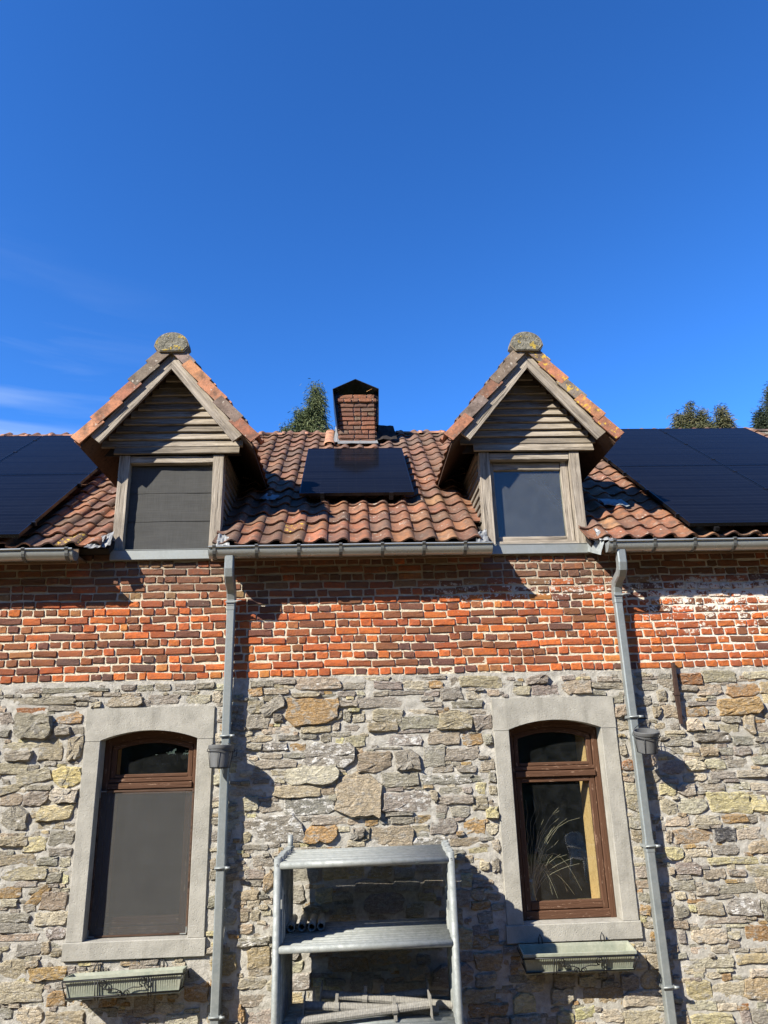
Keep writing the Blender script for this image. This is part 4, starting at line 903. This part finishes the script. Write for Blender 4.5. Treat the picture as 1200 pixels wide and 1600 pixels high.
    while y < 2.2:
        ll = .115 if k == 0 else .36
        b2 = MB(); sc_ = 1.0 if k == 0 else .66
        pts = [(cx+x*sc_, z0_+z*sc_-(.05 if k else 0)) for x, z in prof][::-1]
        b2.prism(pts, y, y+ll); o = inst('ridge_tile', b2.mesh('ridge_tile', M_TILE), DI.copy(), D, (.21, .18, .13) if k == 0 else pick(TP)); o['lichen'] = .30
        y += ll-.02; k += 1
    b2 = MB(); pf = [(cx+x*.93, z0_+z*.93+.004) for x, z in prof][::-1]; b2.prism(pf, -.331, -.30); o = b2.obj('mortar_plug', M_MFILL, D); o.matrix_parent_inverse = DI
    b2 = MB(); b2.prism([(cx-.11, 3.74), (cx, 3.70), (cx+.11, 3.74), (cx+.06, 3.83), (cx-.06, 3.83)], -.296, .3); o = b2.obj('ridge_bed', M_MFILL, D); o.matrix_parent_inverse = DI
    # infill of the opening
    xa, xb, za, zt = cx-DHW+.105, cx+DHW-.105, 1.786, 2.664
    if blind:
        b = MB(); nx_, nz_ = 8, 18
        V = [(xa+.004+(xb-xa-.008)*i/nx_, .045+.007*noise.noise(Vector((i*.5, j*.7, 3))), za+.012+(zt-za-.03)*j/nz_) for j in range(nz_+1) for i in range(nx_+1)]
        b.add(V, [(j*(nx_+1)+i, j*(nx_+1)+i+1, (j+1)*(nx_+1)+i+1, (j+1)*(nx_+1)+i) for j in range(nz_) for i in range(nx_)], None, True)
        dp('blind', b, M_BLIND, label='dark grey fabric screen filling the dormer opening')
        b = MB()
        for z in (za+.30, za+.585): b.tube([(xa+.006, .0425, z), ((xa+xb)/2, .043, z+.004), (xb-.006, .0425, z+.001)], .0016, 6)
        dp('blind_batten', b, M_BLIND)
        b = MB(); b.box(xa, xb, .10, .11, za, zt); dp('pane', b, M_GLASS)
    else:
        for nm, p0, p1, w, t, y in (('sash_stile', (xa+.022, za+.03), (xa+.022, zt), .044, .05, .075), ('sash_stile', (xb-.042, za+.03), (xb-.036, zt), .074, .06, .070), ('sash_rail', (xa+.044, za+.075), (xb-.08, za+.075), .055, .05, .075), ('sash_rail', (xa+.044, zt-.05), (xb-.08, zt-.05), .075, .05, .075)):
            board(nm, (p0[0], y, p0[1]), (p1[0], y, p1[1]), w, t, (0, -1, 0), M_GREYWOOD)
        board('frame_rail', (xa, .05, za+.024), (xb, .05, za+.024), .046, .07, (0, -1, 0), M_GREYWOOD)
        b = MB(); b.box(xa+.04, xb-.075, .078, .082, za+.10, zt-.085); dp('pane', b, M_DUSTY)
    return D
dormer(DOR[0], 11, True)
dormer(DOR[1], 23, False)

# ---------------------------------------------------------------- chimney
CHX0, CHX1, CHY0, CHY1 = -.15, .352, 2.6, 3.12; CZ0, CZ1 = 3.86, 4.735
b = MB(); b.box(CHX0+.012, CHX1-.012, CHY0+.012, CHY1-.012, CZ0-.35, CZ1-.01)
CH_ = hpart('chimney', b, M_MORTB)
z = CZ0-.02; k = 0; ch_h = .0685
while z < CZ1-.02:
    prj = .026 if abs(z-(CZ1-ch_h*2+.0)) < .04 else 0
    for face in ('f', 'l', 'r'):
        x = 0; Lf = (CHX1-CHX0+2*prj) if face == 'f' else (CHY1-CHY0)
        w0 = (.20, .12) if k % 2 == 0 else (.10, .20)
        ws = []; t = 0; j = 0
        while t < Lf-.03:
            w = min(rnd.choice((.195, .10) if j else w0)*rnd.uniform(.93, 1.08), Lf-t)
            if Lf-t-w < .06: w = Lf-t
            ws.append((t, w)); t += w; j += 1
        for t, w in ws:
            V, F = brick_shape(900+rnd.randrange(10000), w-.012, ch_h-.013); me = MB().add(V, F).mesh('brick', M_CHIM)
            if face == 'f': M = Matrix.Translation((CHX0-prj+t+w/2, CHY0-prj, z+ch_h/2))
            elif face == 'r': M = Matrix.Translation((CHX1+prj, CHY0+t+w/2, z+ch_h/2)) @ Matrix.Rotation(R(90), 4, 'Z')
            else: M = Matrix.Translation((CHX0-prj, CHY0+t+w/2, z+ch_h/2)) @ Matrix.Rotation(R(-90), 4, 'Z')
            inst('brick', me, M, CH_, pick([((.26, .10, .055), 3), ((.20, .085, .055), 3), ((.34, .12, .055), 1.6), ((.17, .12, .085), 2), ((.12, .07, .055), 1)]))
    if prj:
        b = MB(); b.box(CHX0-prj+.014, CHX1+prj-.014, CHY0-prj+.014, CHY1, z+.004, z+ch_h-.004); b.obj('corbel_mortar', M_MORTB, CH_)
    z += ch_h; k += 1
# black sheet-metal hood folded over the stack
pts = [(-.178, 4.22), (-.238, 4.775), (.084, 4.93), (.410, 4.775), (.398, 4.27)]
inn = [(x*(1)+(.005 if x < .08 else -.005), zz-.006) for x, zz in pts]
b = MB(); pf = pts+inn[::-1]; b.prism(pf[::-1], CHY0-.09, CHY1+.12); o = b.obj('hood', M_BLACK, CH_)
b = MB(); b.prism([(-.225, 4.765), (.40, 4.765), (.084, 4.915)], CHY1+.10, CHY1+.108); b.obj('hood_back', M_BLACK, CH_)
b = MB(); b.prism([(-.176, 4.225), (-.150, 4.225), (-.150, 4.79), (-.234, 4.772)], CHY0+.03, CHY0+.036); b.prism([(.352, 4.275), (.396, 4.275), (.408, 4.772), (.352, 4.79)], CHY0+.03, CHY0+.036); b.obj('hood_cheek', M_BLACK, CH_, kind='stuff')
b = MB(); b.tube([(.24, CHY0-.06, 4.745), (.33, CHY0-.05, 4.80)], .003, 5); b.obj('twig', M_PINE, CH_)
# flashing at its foot
b = MB(); V = [RP(x, v, o_) for x, v, o_ in ((CHX0-.01, 3.50, .05), (CHX1+.01, 3.50, .05), (CHX1+.01, 3.58, .06), (CHX0-.01, 3.58, .06))]
crumpled([Vector((CHX0-.008, CHY0-.014, 3.925)), Vector((CHX1+.008, CHY0-.014, 3.925)), Vector((CHX1+.008, CHY0-.012, 3.985)), Vector((CHX0-.008, CHY0-.012, 3.985))], 'lead_flashing', M_LEAD, CH_, 3, 6, .002)
crumpled([RP(CHX0-.02, 3.45, .055), RP(CHX1+.03, 3.45, .055), RP(CHX1+.02, 3.62, .06), RP(CHX0-.02, 3.62, .06)], 'lead_flashing', M_LEAD, CH_, 4, 6, .004)
crumpled([RP(CHX0-.085, 3.52, .06), RP(CHX0-.002, 3.52, .06), Vector((CHX0-.004, YR-.02, ZR+.14)), Vector((CHX0-.06, YR-.02, ZR+.12))], 'lead_flashing', M_LEAD, CH_, 8, 6, .008)
crumpled([RP(CHX1+.002, 3.60, .07), RP(CHX1+.30, 3.62, .07), Vector((CHX1+.28, YR-.06, ZR+.10)), Vector((CHX1+.004, YR-.06, ZR+.12))], 'dark_flashing', M_UNDER, CH_, 9, 6, .008)
o = inst('ridge_tile', RM, basis(RP(CHX0-.135, 3.46, .04), (0, CP, SP), (-1, 0, 0), (0, -SP, CP)) @ Matrix.Diagonal((2.2, .55, .55, 1)), CH_, (.44, .21, .12)); o['lichen'] = .1

# ---------------------------------------------------------------- solar panels
def panel_meshes(w, l):
    t = .035; f = .011
    a = MB()
    for x0, x1, y0, y1 in ((-w/2, w/2, 0, f), (-w/2, w/2, l-f, l), (-w/2, -w/2+f, f, l-f), (w/2-f, w/2, f, l-f)): a.box(x0, x1, y0, y1, -t, 0)
    b = MB().box(-w/2+f, w/2-f, f, l-f, -.012, -.0025)
    return a.mesh('frame', M_RIM), b.mesh('cell_face', M_CELLS), MB().box(-.02, .02, -.012, .012, -.036, .004).mesh('clamp', M_BLACK), MB().box(-.02, .02, 0, l, -.075, -.037).mesh('rail', M_BLACK)
PM = {}
def panel(xc, v, w, l, label, group=None, clamps=()):
    k = (round(w, 3), round(l, 3))
    if k not in PM: PM[k] = panel_meshes(w, l)
    r = empty('solar_panel', RP(xc, v, .142), label, 'solar panel', group, (PT, 0, 0))
    inst('frame', PM[k][0], Matrix(), r); inst('cell_face', PM[k][1], Matrix(), r)
    for x in (-w*.3, w*.3): inst('rail', PM[k][3], Matrix.Translation((x, -.03 if v < 1.5 else 0, 0)), r)
    for x, y in clamps: inst('clamp', PM[k][2], Matrix.Translation((x, y, 0)), r)
    return r
p = panel(.062, 1.01, 1.195, 1.84, 'single black solar panel on the tiles below the chimney', None, [(-.36, -.011), (.36, -.011)])
LA = 'solar panels of the left roof array'; RA = 'solar panels of the right roof array'
LX = [-2.93-.62, -2.93-.62-1.255]
for ci, (xc, w1) in enumerate(zip(LX, ('nearer the left dormer', 'by the photo edge'))):
    for v, w2 in ((-.06, 'lower'), (1.815, 'upper')):
        panel(xc, v, 1.24, 1.86, '%s black solar panel left of the left dormer, %s' % (w2, w1), LA, [(.628, .3), (.628, 1.5)] if ci == 0 else [(.628, .3), (.628, 1.0), (.628, 1.6)])
for ci, (xc, w1) in enumerate(zip([3.13+.635, 3.13+.635+1.285], ('next to the right dormer', 'in the second column'))):
    for v, w2 in ((-.02, 'lower'), (1.905, 'upper')):
        panel(xc, v, 1.27, 1.91, '%s black solar panel right of the right dormer, %s' % (w2, w1), RA, [(-.643, .25), (-.643, 1.0), (-.643, 1.65)])

# ---------------------------------------------------------------- scaffold frames stacked against the wall
FW, FHT = 1.262, 2.10
def tube_mesh(name, pts, r, n=12): 
    return MB().tube(pts, r, n).mesh(name, M_STEEL)
lean = math.atan(.055/2.1)
post_me = MB().pipe((0, 0, 0), (0, 0, FHT), .0265, .0225, 16); post_me.tube([(0, -.0262, FHT-.05), (0, -.0275, FHT-.05)], .007, 8); post_me = post_me.mesh('post', M_STEEL)
rung_me = tube_mesh('rung', [(.02, 0, 0), (FW-.02, 0, 0)], .0255); lug_me = MB().box(-.005, .005, -.012, .012, -.03, .03).mesh('lug', M_STEEL)
hole_me = MB().tube([(0, -.027, 0), (0, -.0255, 0)], .0065, 8).mesh('pin_hole', M_BLACK)
ordn = ['Frontmost', 'Second', 'Third', 'Fourth', 'Fifth', 'Sixth', 'Seventh', 'Eighth', 'Ninth', 'Tenth', 'Rearmost']
NF = 11
for i in range(NF):
    y = -.80+.0645*i; dx = rnd.uniform(-.010, .010)+.004*i if i else 0
    lab = ['Frontmost galvanised scaffold frame of the stack leaning on the rubble wall'] + ['%s galvanised scaffold frame from the front of the stack by the wall' % o_ for o_ in ordn[1:10]] + ['Rearmost galvanised scaffold frame of the stack, with a spigot tube on its left post']
    fr_ = empty('scaffold_frame', (-.562+dx, y-.055, GROUND), lab[i], 'scaffold frame', 'scaffold frames stacked against the wall', (-lean, R(-.2)+rnd.uniform(-.002, .002), 0))
    for x in (0, FW):
        inst('post', post_me, Matrix.Translation((x, 0, 0)), fr_)
        if i == 0: inst('pin_hole', hole_me, Matrix.Translation((x, 0, FHT-.045)), fr_)
    for z in (2.045, 1.515, .985, .30): inst('rung', rung_me, Matrix.Translation((0, 0, z+rnd.uniform(-.004, .004))), fr_)
    if i % 3 == 0: inst('lug', lug_me, Matrix.Translation((.032, .0, 1.80)), fr_)
    if i % 4 == 1: inst('lug', lug_me, Matrix.Translation((FW-.034, .0, 1.74)), fr_)
    if i == NF-1:
        b = MB(); b.pipe((0, 0, FHT-.04), (0, 0, FHT+.085), .0215, .018); b.tube([(0, 0, FHT-.012), (0, 0, FHT+.002)], .031, 14); b.obj('spigot', M_STEEL, fr_)

# short tubes and screw jacks lying on the rungs
for k, x in enumerate((-.492, -.412, -.336, -.268)):
    t = MB().pipe((0, 0, 0), (0, .34, 0), .0285, .022, 16).obj('tube_stub', M_STEEL, None, label='%s of four short steel tubes lying on the middle scaffold rungs' % ('leftmost', 'second from left', 'second from right', 'rightmost')[k], cat='steel tube', group='short tubes on the scaffold rungs')
    t.location = (x, -.46+.015*(k % 2), GROUND+1.515+.0235+.034)
ZR_ = GROUND+.985+.0235
def jack(p0, p1, tn, plate_at, label, rod=.029):
    """threaded rod between two points, collar nut at fraction tn, base plate at the end plate_at"""
    p0, p1 = Vector(p0), Vector(p1); d = (p1-p0); l = d.length; d.normalize()
    u = d.cross(Vector((0, 0, 1))).normalized(); w = u.cross(d)
    r = empty('screw_jack', p0, label, 'screw jack', 'screw jacks lying on the scaffold rungs'); r.matrix_world = basis(p0, d, u, w)
    b = MB(); nseg = 64; V = []; F = []; n = 10
    nrg = int(l/.006)
    for i in range(nrg+1):
        q = rod*(1 if i % 2 else .945)
        V += [(l*i/nrg, q*math.cos(2*math.pi*k/n), q*math.sin(2*math.pi*k/n)) for k in range(n)]
    F = [(i*n+k, i*n+(k+1) % n, (i+1)*n+(k+1) % n, (i+1)*n+k) for i in range(nrg) for k in range(n)]+[tuple(range(n-1, -1, -1)), tuple(range(nrg*n, nrg*n+n))]
    b.add(V, F).obj('threaded_rod', M_RUSTY, r)
    xn = l*tn; b = MB()
    b.tube([(xn-.018, 0, 0), (xn+.018, 0, 0)], .036, 12, smooth=False); b.obj('collar_nut', M_RUSTY, r)
    
    for za_, zb_ in ((.02, .078), (-.070, -.02)): MB().box(xn-.011, xn+.011, -.018, .018, za_, zb_).obj('nut_handle', M_RUSTY, r)
    xp = 0 if plate_at == 0 else l
    b = MB(); b.bbox(xp-.004, xp+.004, -.07, .07, -.072, .072, .003); b.obj('base_plate', M_RUSTY, r)
zz = ZR_+.045
jack(at(450+222/4.286, 1360+828/4.286, -.46), at(450+1112/4.286, 1360+905/4.286, -.50), .33, 0, 'grey threaded screw jack at the back with its base plate on the left')
jack(at(450+108/4.286, 1360+905/4.286, -.56), at(450+1010/4.286, 1360+938/4.286, -.58), .24, 0, 'lower threaded screw jack with its base plate beside the left scaffold post')
jack(at(450+62/4.286, 1360+1016/4.286, -.69), at(450+952/4.286, 1360+896/4.286, -.64), .73, 1, 'front threaded screw jack slanting up to a base plate on the right')
jack(at(450+520/4.286, 1360+868/4.286, -.40), at(450+936/4.286, 1360+815/4.286, -.38), .27, 1, 'short rearmost threaded screw jack with its plate upright at the right')

# ---------------------------------------------------------------- flower boxes under the windows
def flower_box(loc, rot, label, w=.90):
    r = empty('flower_box', loc, label, 'flower box', 'green flower boxes under the windows', rot)
    h, d0, d1, t = .135, .155, .195, .006      # depth at foot and rim
    b = MB(); wb = w-.05
    def ring(z, wx, y0, y1): return [(-wx/2, y0, z), (wx/2, y0, z), (wx/2, y1, z), (-wx/2, y1, z)]
    R_ = [ring(0, wb, -d0, -.01), ring(h-.02, w-.012, -d1+.004, -.002), ring(h-.02, w+.006, -d1-.006, .004), ring(h, w+.008, -d1-.007, .005), ring(h, w-.012, -d1+.006, -.006), ring(h-.02, w-.024, -d1+.010, -.010), ring(.008, wb-.014, -d0+.007, -.017)]
    V = [p for q in R_ for p in q]; F = [(3, 2, 1, 0)]
    for j in range(len(R_)-1): F += [(j*4+k, j*4+(k+1) % 4, j*4+4+(k+1) % 4, j*4+4+k) for k in range(4)]
    F += [tuple(24+k for k in range(4))]
    b.add(V, F); b.obj('trough', M_GREEN, r)
    b = MB()      # fine ribs down the front
    nr = 46
    for k in range(nr):
        x = -wb/2+.02+(wb-.04)*k/(nr-1); b.add([(x-.003, -d0-.0022, .006), (x+.003, -d0-.0022, .006), (x+.003, -d1+.0012, h-.024), (x-.003, -d1+.0012, h-.024), (x-.003, -d0+.002, .006), (x+.003, -d0+.002, .006), (x+.003, -d1+.006, h-.024), (x-.003, -d1+.006, h-.024)], [(0, 1, 2, 3), (0, 3, 7, 4), (1, 5, 6, 2)])
    b.obj('ribs', M_GREEN, r, kind='stuff')
    b = MB(); b.bbox(-wb/2-.006, wb/2+.006, -d0-.012, .0, -.020, -.003, .003); b.obj('drip_tray', M_GREEN, r)
    # wrought wire holder
    y = -d1-.014; q = .0042; b = MB()
    b.tube([(-w/2-.012, .01, h-.028), (-w/2-.012, y, h-.028), (w/2+.012, y, h-.028), (w/2+.012, .01, h-.028)], .0055, 6)
    b.tube([(-wb/2-.008, .0, .0), (-wb/2-.008, y+.035, -.004), (wb/2+.008, y+.035, -.004), (wb/2+.008, .0, .0)], .005, 6)
    for x in (-.205, -.185, .205, .185): b.tube([(x, y, h-.028), (x, y+.036, -.006), (x, y+.05, -.03)], q, 6)
    b.tube([(-w/2-.012, y, h-.028), (-wb/2-.008, y+.035, -.004)], q, 6); b.tube([(w/2+.012, y, h-.028), (wb/2+.008, y+.035, -.004)], q, 6)
    b.tube([(w/2+.012, .0, h-.028), (w/2+.02, .08, -.03), (w/2+.03, .10, -.10)], q, 6)
    b.obj('wire_holder', M_BLACK, r)
    def yz(z): return y+.036*(1-(z+.006)/(h-.02))-.004
    for s_ in (-1, 1):
        b = MB(); P = []
        for k in range(26):      # small scroll by the post, long arm, scroll at the middle
            a = k/25*1.75*2*math.pi*.75; rr = .033*(1-k/25*.72); P.append((s_*(.150-rr*math.sin(a)), 0, .078-rr*math.cos(a)+.028*0))
        P = [(x, yz(z), z) for x, _, z in P]; P0 = P[::-1]
        arm = [(s_*.12, 0, .040), (s_*.08, 0, .043), (s_*.045, 0, .036), (s_*.02, 0, .022), (s_*.008, 0, .004)]
        b.tube(P0+[(x, yz(z), z) for x, _, z in arm], .0036, 6)
        P = []
        for k in range(20):
            a = k/19*2*math.pi*1.3; rr = .024*(1-k/19*.7); P.append((s_*(.034-.024+rr*math.cos(a)+0*.01+.014), 0, .006+rr*math.sin(a)))
        b.tube([(x, yz(z), z) for x, _, z in P], .0034, 6)
        b.obj('scroll', M_BLACK, r)
    for x in (-.26, .24):
        b = MB(); b.tube([(x-.015, -.006, h-.03), (x-.014, .010, h+.035), (x, .020, h+.062), (x+.014, .010, h+.035), (x+.015, -.006, h-.03)], .0048, 6); b.obj('hook', M_BLACK, r)
    return r
flower_box((1.735, -.062, -1.672), (R(7), R(-.2), R(-2.2)), 'pale green flower box on black wire holder under the window with bare glass', .875)
flower_box((-1.768, -.062, -1.742), (R(-7), R(-1.0), R(2.0)), 'faded green flower box on black wire holder under the window with the insect screen', .87)

# ---------------------------------------------------------------- pots hung on the downpipes
def pot(loc, rot, label):
    r = empty('plant_pot', loc, label, 'plant pot', 'grey pots hung on the downpipes', rot)
    h = .178
    prof = [(0, .003), (.070, .003), (.072, 0), (.078, .0), (.0955, h-.032), (.101, h-.032), (.104, h-.028), (.1065, h-.003), (.104, h), (.099, h-.001), (.096, h-.03), (.073, .012), (0, .012)]
    MB().lathe(prof, 32).obj('pot_body', M_POT, r).data.set_sharp_from_angle(angle=R(35))
    b = MB(); n = 28
    for q, z in ((.1045, h-.048), (.081, .004)): b.tube([(q*math.cos(2*math.pi*k/n), q*math.sin(2*math.pi*k/n), z) for k in range(n+1)], .0032, 6, False)
    for k in range(6):
        a = 2*math.pi*(k+.3)/6; b.tube([(.1055*math.cos(a), .1055*math.sin(a), h-.048), (.0835*math.cos(a), .0835*math.sin(a), .004)], .0028, 6)
    b.tube([(-.081, 0, .004), (0, 0, -.004), (.081, 0, .004)], .0028, 6)
    P = []
    for k in range(15):
        t = math.pi*k/14; P.append((.112*math.cos(t), .02+.09*math.sin(t), h-.05+.085*math.sin(t)))
    b.tube(P, .0030, 6); b.tube([(.104, .0, h-.05), (.13, -.01, h-.03), (.128, .0, h-.085), (.106, .0, h-.09)], .0028, 6)
    b.obj('wire_basket', M_BLACK, r)
    b = MB(); b.tube([(-.012, .104, h-.05), (-.012, .13, h+.03), (0, .142, h+.05), (.012, .13, h+.03), (.012, .104, h-.05)], .0032, 6); b.obj('hanger', M_BLACK, r)
pot((-1.108, -.238, -.135), (R(-3), R(2), R(10)), 'dark grey plant pot in wire hanger on the left downpipe')
pot((2.482, -.235, -.105), (R(13), R(4), R(-20)), 'grey empty plant pot tipped forward on the right downpipe')

# ---------------------------------------------------------------- behind the window: vase of dried grass
vz = -1.33
va = empty('grass_vase', (1.50, .245, vz), 'glass vase of pale dried grass behind the right ground floor window', 'vase')
MV = mat_glass('vase_glass', .15)
MB().lathe([(0, .004), (.05, .0), (.052, .004), (.036, .09), (.026, .17), (.034, .215), (.031, .215), (.023, .17), (.033, .09), (.046, .01), (0, .01)], 20).obj('vase_body', MV, va)
M_DRY = mat_plain('dry_grass', (.46, .37, .25), .8, 0, .3, 30, 0, .2)
b = MB(); gr = random.Random(4)
for k in range(34):
    a = gr.uniform(-1.35, 1.15); hgt = gr.uniform(.35, .95); lean_ = gr.uniform(.02, .38)*gr.uniform(.5, 1.2)*(1 if gr.random() < .78 else -.35)
    P = []; y_ = gr.uniform(-.05, .10)
    for i in range(9):
        t = i/8; P.append((lean_*t**1.8*1.15+gr.uniform(-.010, .010)*(1+t), y_*t, .02+hgt*(t-.42*abs(lean_)*t**3.2*1.6)))
    b.tube(P, [.0019*(1-.6*i/8) for i in range(9)], 4, False)
for k in range(9):      # loose lower blades drooping to the right
    lean_ = gr.uniform(.15, .50); hgt = gr.uniform(.10, .32); y_ = gr.uniform(-.05, .16); P = []
    for i in range(9):
        t = i/8; P.append((lean_*t, y_*t, .18*min(1, t*3)+hgt*math.sin(t*math.pi*.95)-.14*t*t))
    b.tube(P, [.0022*(1-.6*i/8) for i in range(9)], 4, False)
b.obj('dried_grass', M_DRY, va)

# ---------------------------------------------------------------- ground, lawn, trees
M_YARD = mat_plain('gravel_yard', (.17, .125, .07), .95, 0, .35, 14, .6, .1)
M_LAWN = mat_plain('lawn', (.05, .055, .016), .95, 0, .45, 1.2, .5, .1, (.075, .07, .026))
b = MB(); b.add([(-900, -900, GROUND-.03), (900, -900, GROUND-.03), (900, 900, GROUND-.03), (-900, 900, GROUND-.03)], [(0, 1, 2, 3)]); b.obj('ground', M_LAWN, None, kind='structure')
b = MB(); b.box(-14, 14, -12.5, .0, GROUND-.025, GROUND); b.obj('yard', M_YARD, None, kind='structure')

def mat_leaf(name, c0, c1):
    m = Mat(name); p = m.pos(); n1 = m.noise(p, 1.6, 3, .6); n2 = m.noise(p, 9, 3, .7)
    c = m.mix(m.ramp(n1, .35, .65), c0, c1); c = m.mix(m.ramp(n2, .5, .75, 0, .6), c, tuple(min(1, x*1.7) for x in c1))
    m.set(Base_Color=c, Roughness=.7, Specular_IOR_Level=.25); return m.m
M_LEAF1 = mat_leaf('cedar_green', (.045, .065, .022), (.10, .115, .045)); M_LEAF2 = mat_leaf('brownish_cedar', (.045, .058, .022), (.115, .105, .05)); M_LEAF3 = mat_leaf('cypress_green', (.030, .042, .022), (.062, .075, .045))
M_BARK = mat_plain('bark', (.12, .085, .06), .95, 0, .4, 12, .8, .1)
def conifer(x, y, tips, mat, label, seed, leaf=.055, n=9000, droop=.6, dense=1.0, sprig=.22):
    """several leading shoots on one trunk; tips: (dx, dy, height above eye level, radius at a depth below the tip, depth)"""
    r = random.Random(seed); t = empty('conifer_tree', (x, y, GROUND), label, 'tree')
    b = MB(); top = max(q[2] for q in tips)-GROUND
    b.tube([(0, 0, 0), (.05, .02, top*.4), (tips[0][0]*.6, tips[0][1], top*.75), (tips[0][0], tips[0][1], top-.25)], [.22, .16, .08, .015], 8)
    for dx, dy, h, rad, dep in tips[1:]: b.tube([(.05, .02, top*.55), (dx*.7, dy, (h-GROUND)*.82), (dx, dy, h-GROUND-.2)], [.09, .05, .012], 6)
    b.obj('trunk', M_BARK, t)
    V = []; F = []
    def leafq(p, d, w, l):
        s = d.cross(Vector((r.uniform(-1, 1), r.uniform(-1, 1), r.uniform(-1, 1)))).normalized()*w
        k = len(V); V.extend([p-s*.6, p+s*.6, p+d*l*.6+s, p+d*l, p+d*l*.6-s]); F.append((k, k+1, k+2, k+3, k+4))
    lim = MB()
    for dx, dy, h, rad, dep in tips:
        m = int(n*rad*dense*1.5)
        ns = max(12, int(m/26))
        for s in range(ns):
            q = r.random()**.62; z = h-GROUND-q*dep
            a = r.uniform(0, 6.283); rr = rad*(q**.8)*(.62+.85*noise.noise(Vector((math.cos(a)*1.1+dx*2, math.sin(a)*1.1, z*2.6+seed))))*r.uniform(.3, 1.1)
            rr = max(.02, rr)
            e = Vector((dx+rr*math.cos(a), dy+rr*math.sin(a), z-rr*.25))
            base = Vector((dx, dy, z+rr*.2)); L_ = (e-base)
            if rr > .12 and s % 3 == 0: lim.tube([base, base.lerp(e, .55)+Vector((0, 0, .04)), e], [.012, .008, .004], 4, False)
            for k in range(26):
                f = r.uniform(.0, 1.0); c = e+Vector((r.gauss(0, 1), r.gauss(0, 1), r.gauss(0, 1)*.9-f*droop))*sprig*.42
                d = (Vector((math.cos(a), math.sin(a), -droop))+Vector((r.gauss(0, .5), r.gauss(0, .5), r.gauss(0, .45)))).normalized()
                leafq(c, d, leaf*r.uniform(.10, .22), leaf*r.uniform(1.3, 2.8))
    cr_ = MB().add(V, F).obj('crown', mat, t); lim.obj('branches', M_BARK, t, kind='stuff')
    return t
q = at(490, 597, 12); q2 = at(472, 632, 12)
cx_ = q.x
conifer(cx_-.1, 12, [(.17, 0, q.z+.02, .62, 2.3), (-.28, .1, q.z-.78, .50, 1.7), (-.62, 0, q.z-1.35, .42, 1.4), (.0, .1, q.z-.75, .75, 3.0)], M_LEAF1, 'green drooping conifer tip rising behind the roof ridge left of the chimney', 3, .05, 15000, .9, 1.0, .22)
tp = [(at(px_, py, 14), rr, dd) for px_, py, rr, dd in ((1075, 631, .36, 1.0), (1098, 636, .34, .9), (1121, 638, .36, .9), (1058, 646, .26, .7), (1140, 652, .30, .7), (1097, 656, .85, 1.6))]
cx_ = tp[1][0].x
conifer(cx_, 14, [(p_.x-cx_, .2*math.sin(i*2.0), p_.z, rr, dd) for i, (p_, rr, dd) in enumerate(tp)], M_LEAF2, 'brownish conifer with several small tips behind the right solar panels', 8, .055, 11000, .5, .55, .20)
p_ = at(1196, 600, 12)
conifer(p_.x+.25, 12, [(0, 0, p_.z+.12, 1.05, 2.4), (-.5, .1, p_.z-.75, .62, 1.7), (.5, .1, p_.z-.3, .9, 2.0), (0, .2, p_.z-1.0, 1.3, 3.2)], M_LEAF3, 'dense dark cypress at the right edge behind the roof', 15, .048, 13000, -.2, 1.15, .19)

# the garden across the yard: unseen trees that the window panes mirror, raised tall to block sky light on the wall
hr = random.Random(77); V = []; F = []
for k in range(54):
    x = -62+k*2.3+hr.uniform(-1, 1); y = -34+hr.uniform(-4, 4); h = hr.uniform(17.0, 22.0) if not 5 < x < 19 else hr.uniform(8.0, 10.5); rad = hr.uniform(2.8, 4.4)
    for _ in range(950):
        a = hr.uniform(0, 6.283); z = hr.random()**.85; rr = rad*math.sqrt(hr.random())*(1-.45*z)
        p = Vector((x+rr*math.cos(a), y+rr*math.sin(a)*.8, GROUND+z*h)); d = Vector((hr.gauss(0, 1), hr.gauss(0, 1), hr.gauss(0, 1))).normalized(); s = d.orthogonal().normalized()*.36
        i = len(V); V.extend([p-s, p+s, p+d*.82+s*.7, p+d*1.0, p+d*.82-s*.7]); F.append((i, i+1, i+2, i+3, i+4))
MB().add(V, F).obj('garden_trees', M_LEAF1, None, kind='stuff')

# white plastic garden chair on the yard, mirrored in the right pane
M_CHAIR = mat_plain('white_plastic', (.72, .72, .70), .5, 0, .08, 8, 0, .4)
ch = empty('garden_chair', (5.0, -10.2, GROUND), 'white plastic garden chair mirrored in the right ground floor window', 'chair', None, (0, 0, R(155)))
b = MB(); b.bbox(-.24, .24, -.24, .24, .42, .445, .01); b.obj('seat', M_CHAIR, ch)
b = MB()
n = 8
V = []
for y, g in ((.0, 0), (.02, 1)):
    for k in range(n+1):
        t = k/n; x = -.25+.5*t; zt = .92-.10*(2*t-1)**4
        V += [(x, .22+y, .43), (x, .32+y-.03*(1-(2*t-1)**2), zt)]
m = 2*(n+1)
F = [(2*k, 2*k+2, 2*k+3, 2*k+1) for k in range(n)]+[(m+2*k+1, m+2*k+3, m+2*k+2, m+2*k) for k in range(n)]+[(2*k+1, 2*k+3, m+2*k+3, m+2*k+1) for k in range(n)]+[(0, 1, m+1, m), (2*n, m+2*n, m+2*n+1, 2*n+1)]
b.add(V, F, None, True).obj('backrest', M_CHAIR, ch)
for sx_ in (-1, 1):
    MB().tube([(sx_*.24, -.2, .43), (sx_*.28, -.2, .66), (sx_*.28, .2, .66), (sx_*.25, .26, .64)], .02, 6).obj('armrest', M_CHAIR, ch)
    for sy in (-1, 1): MB().tube([(sx_*.22, sy*.2, .43), (sx_*.27, sy*.25, 0)], [.03, .02], 6).obj('leg', M_CHAIR, ch)
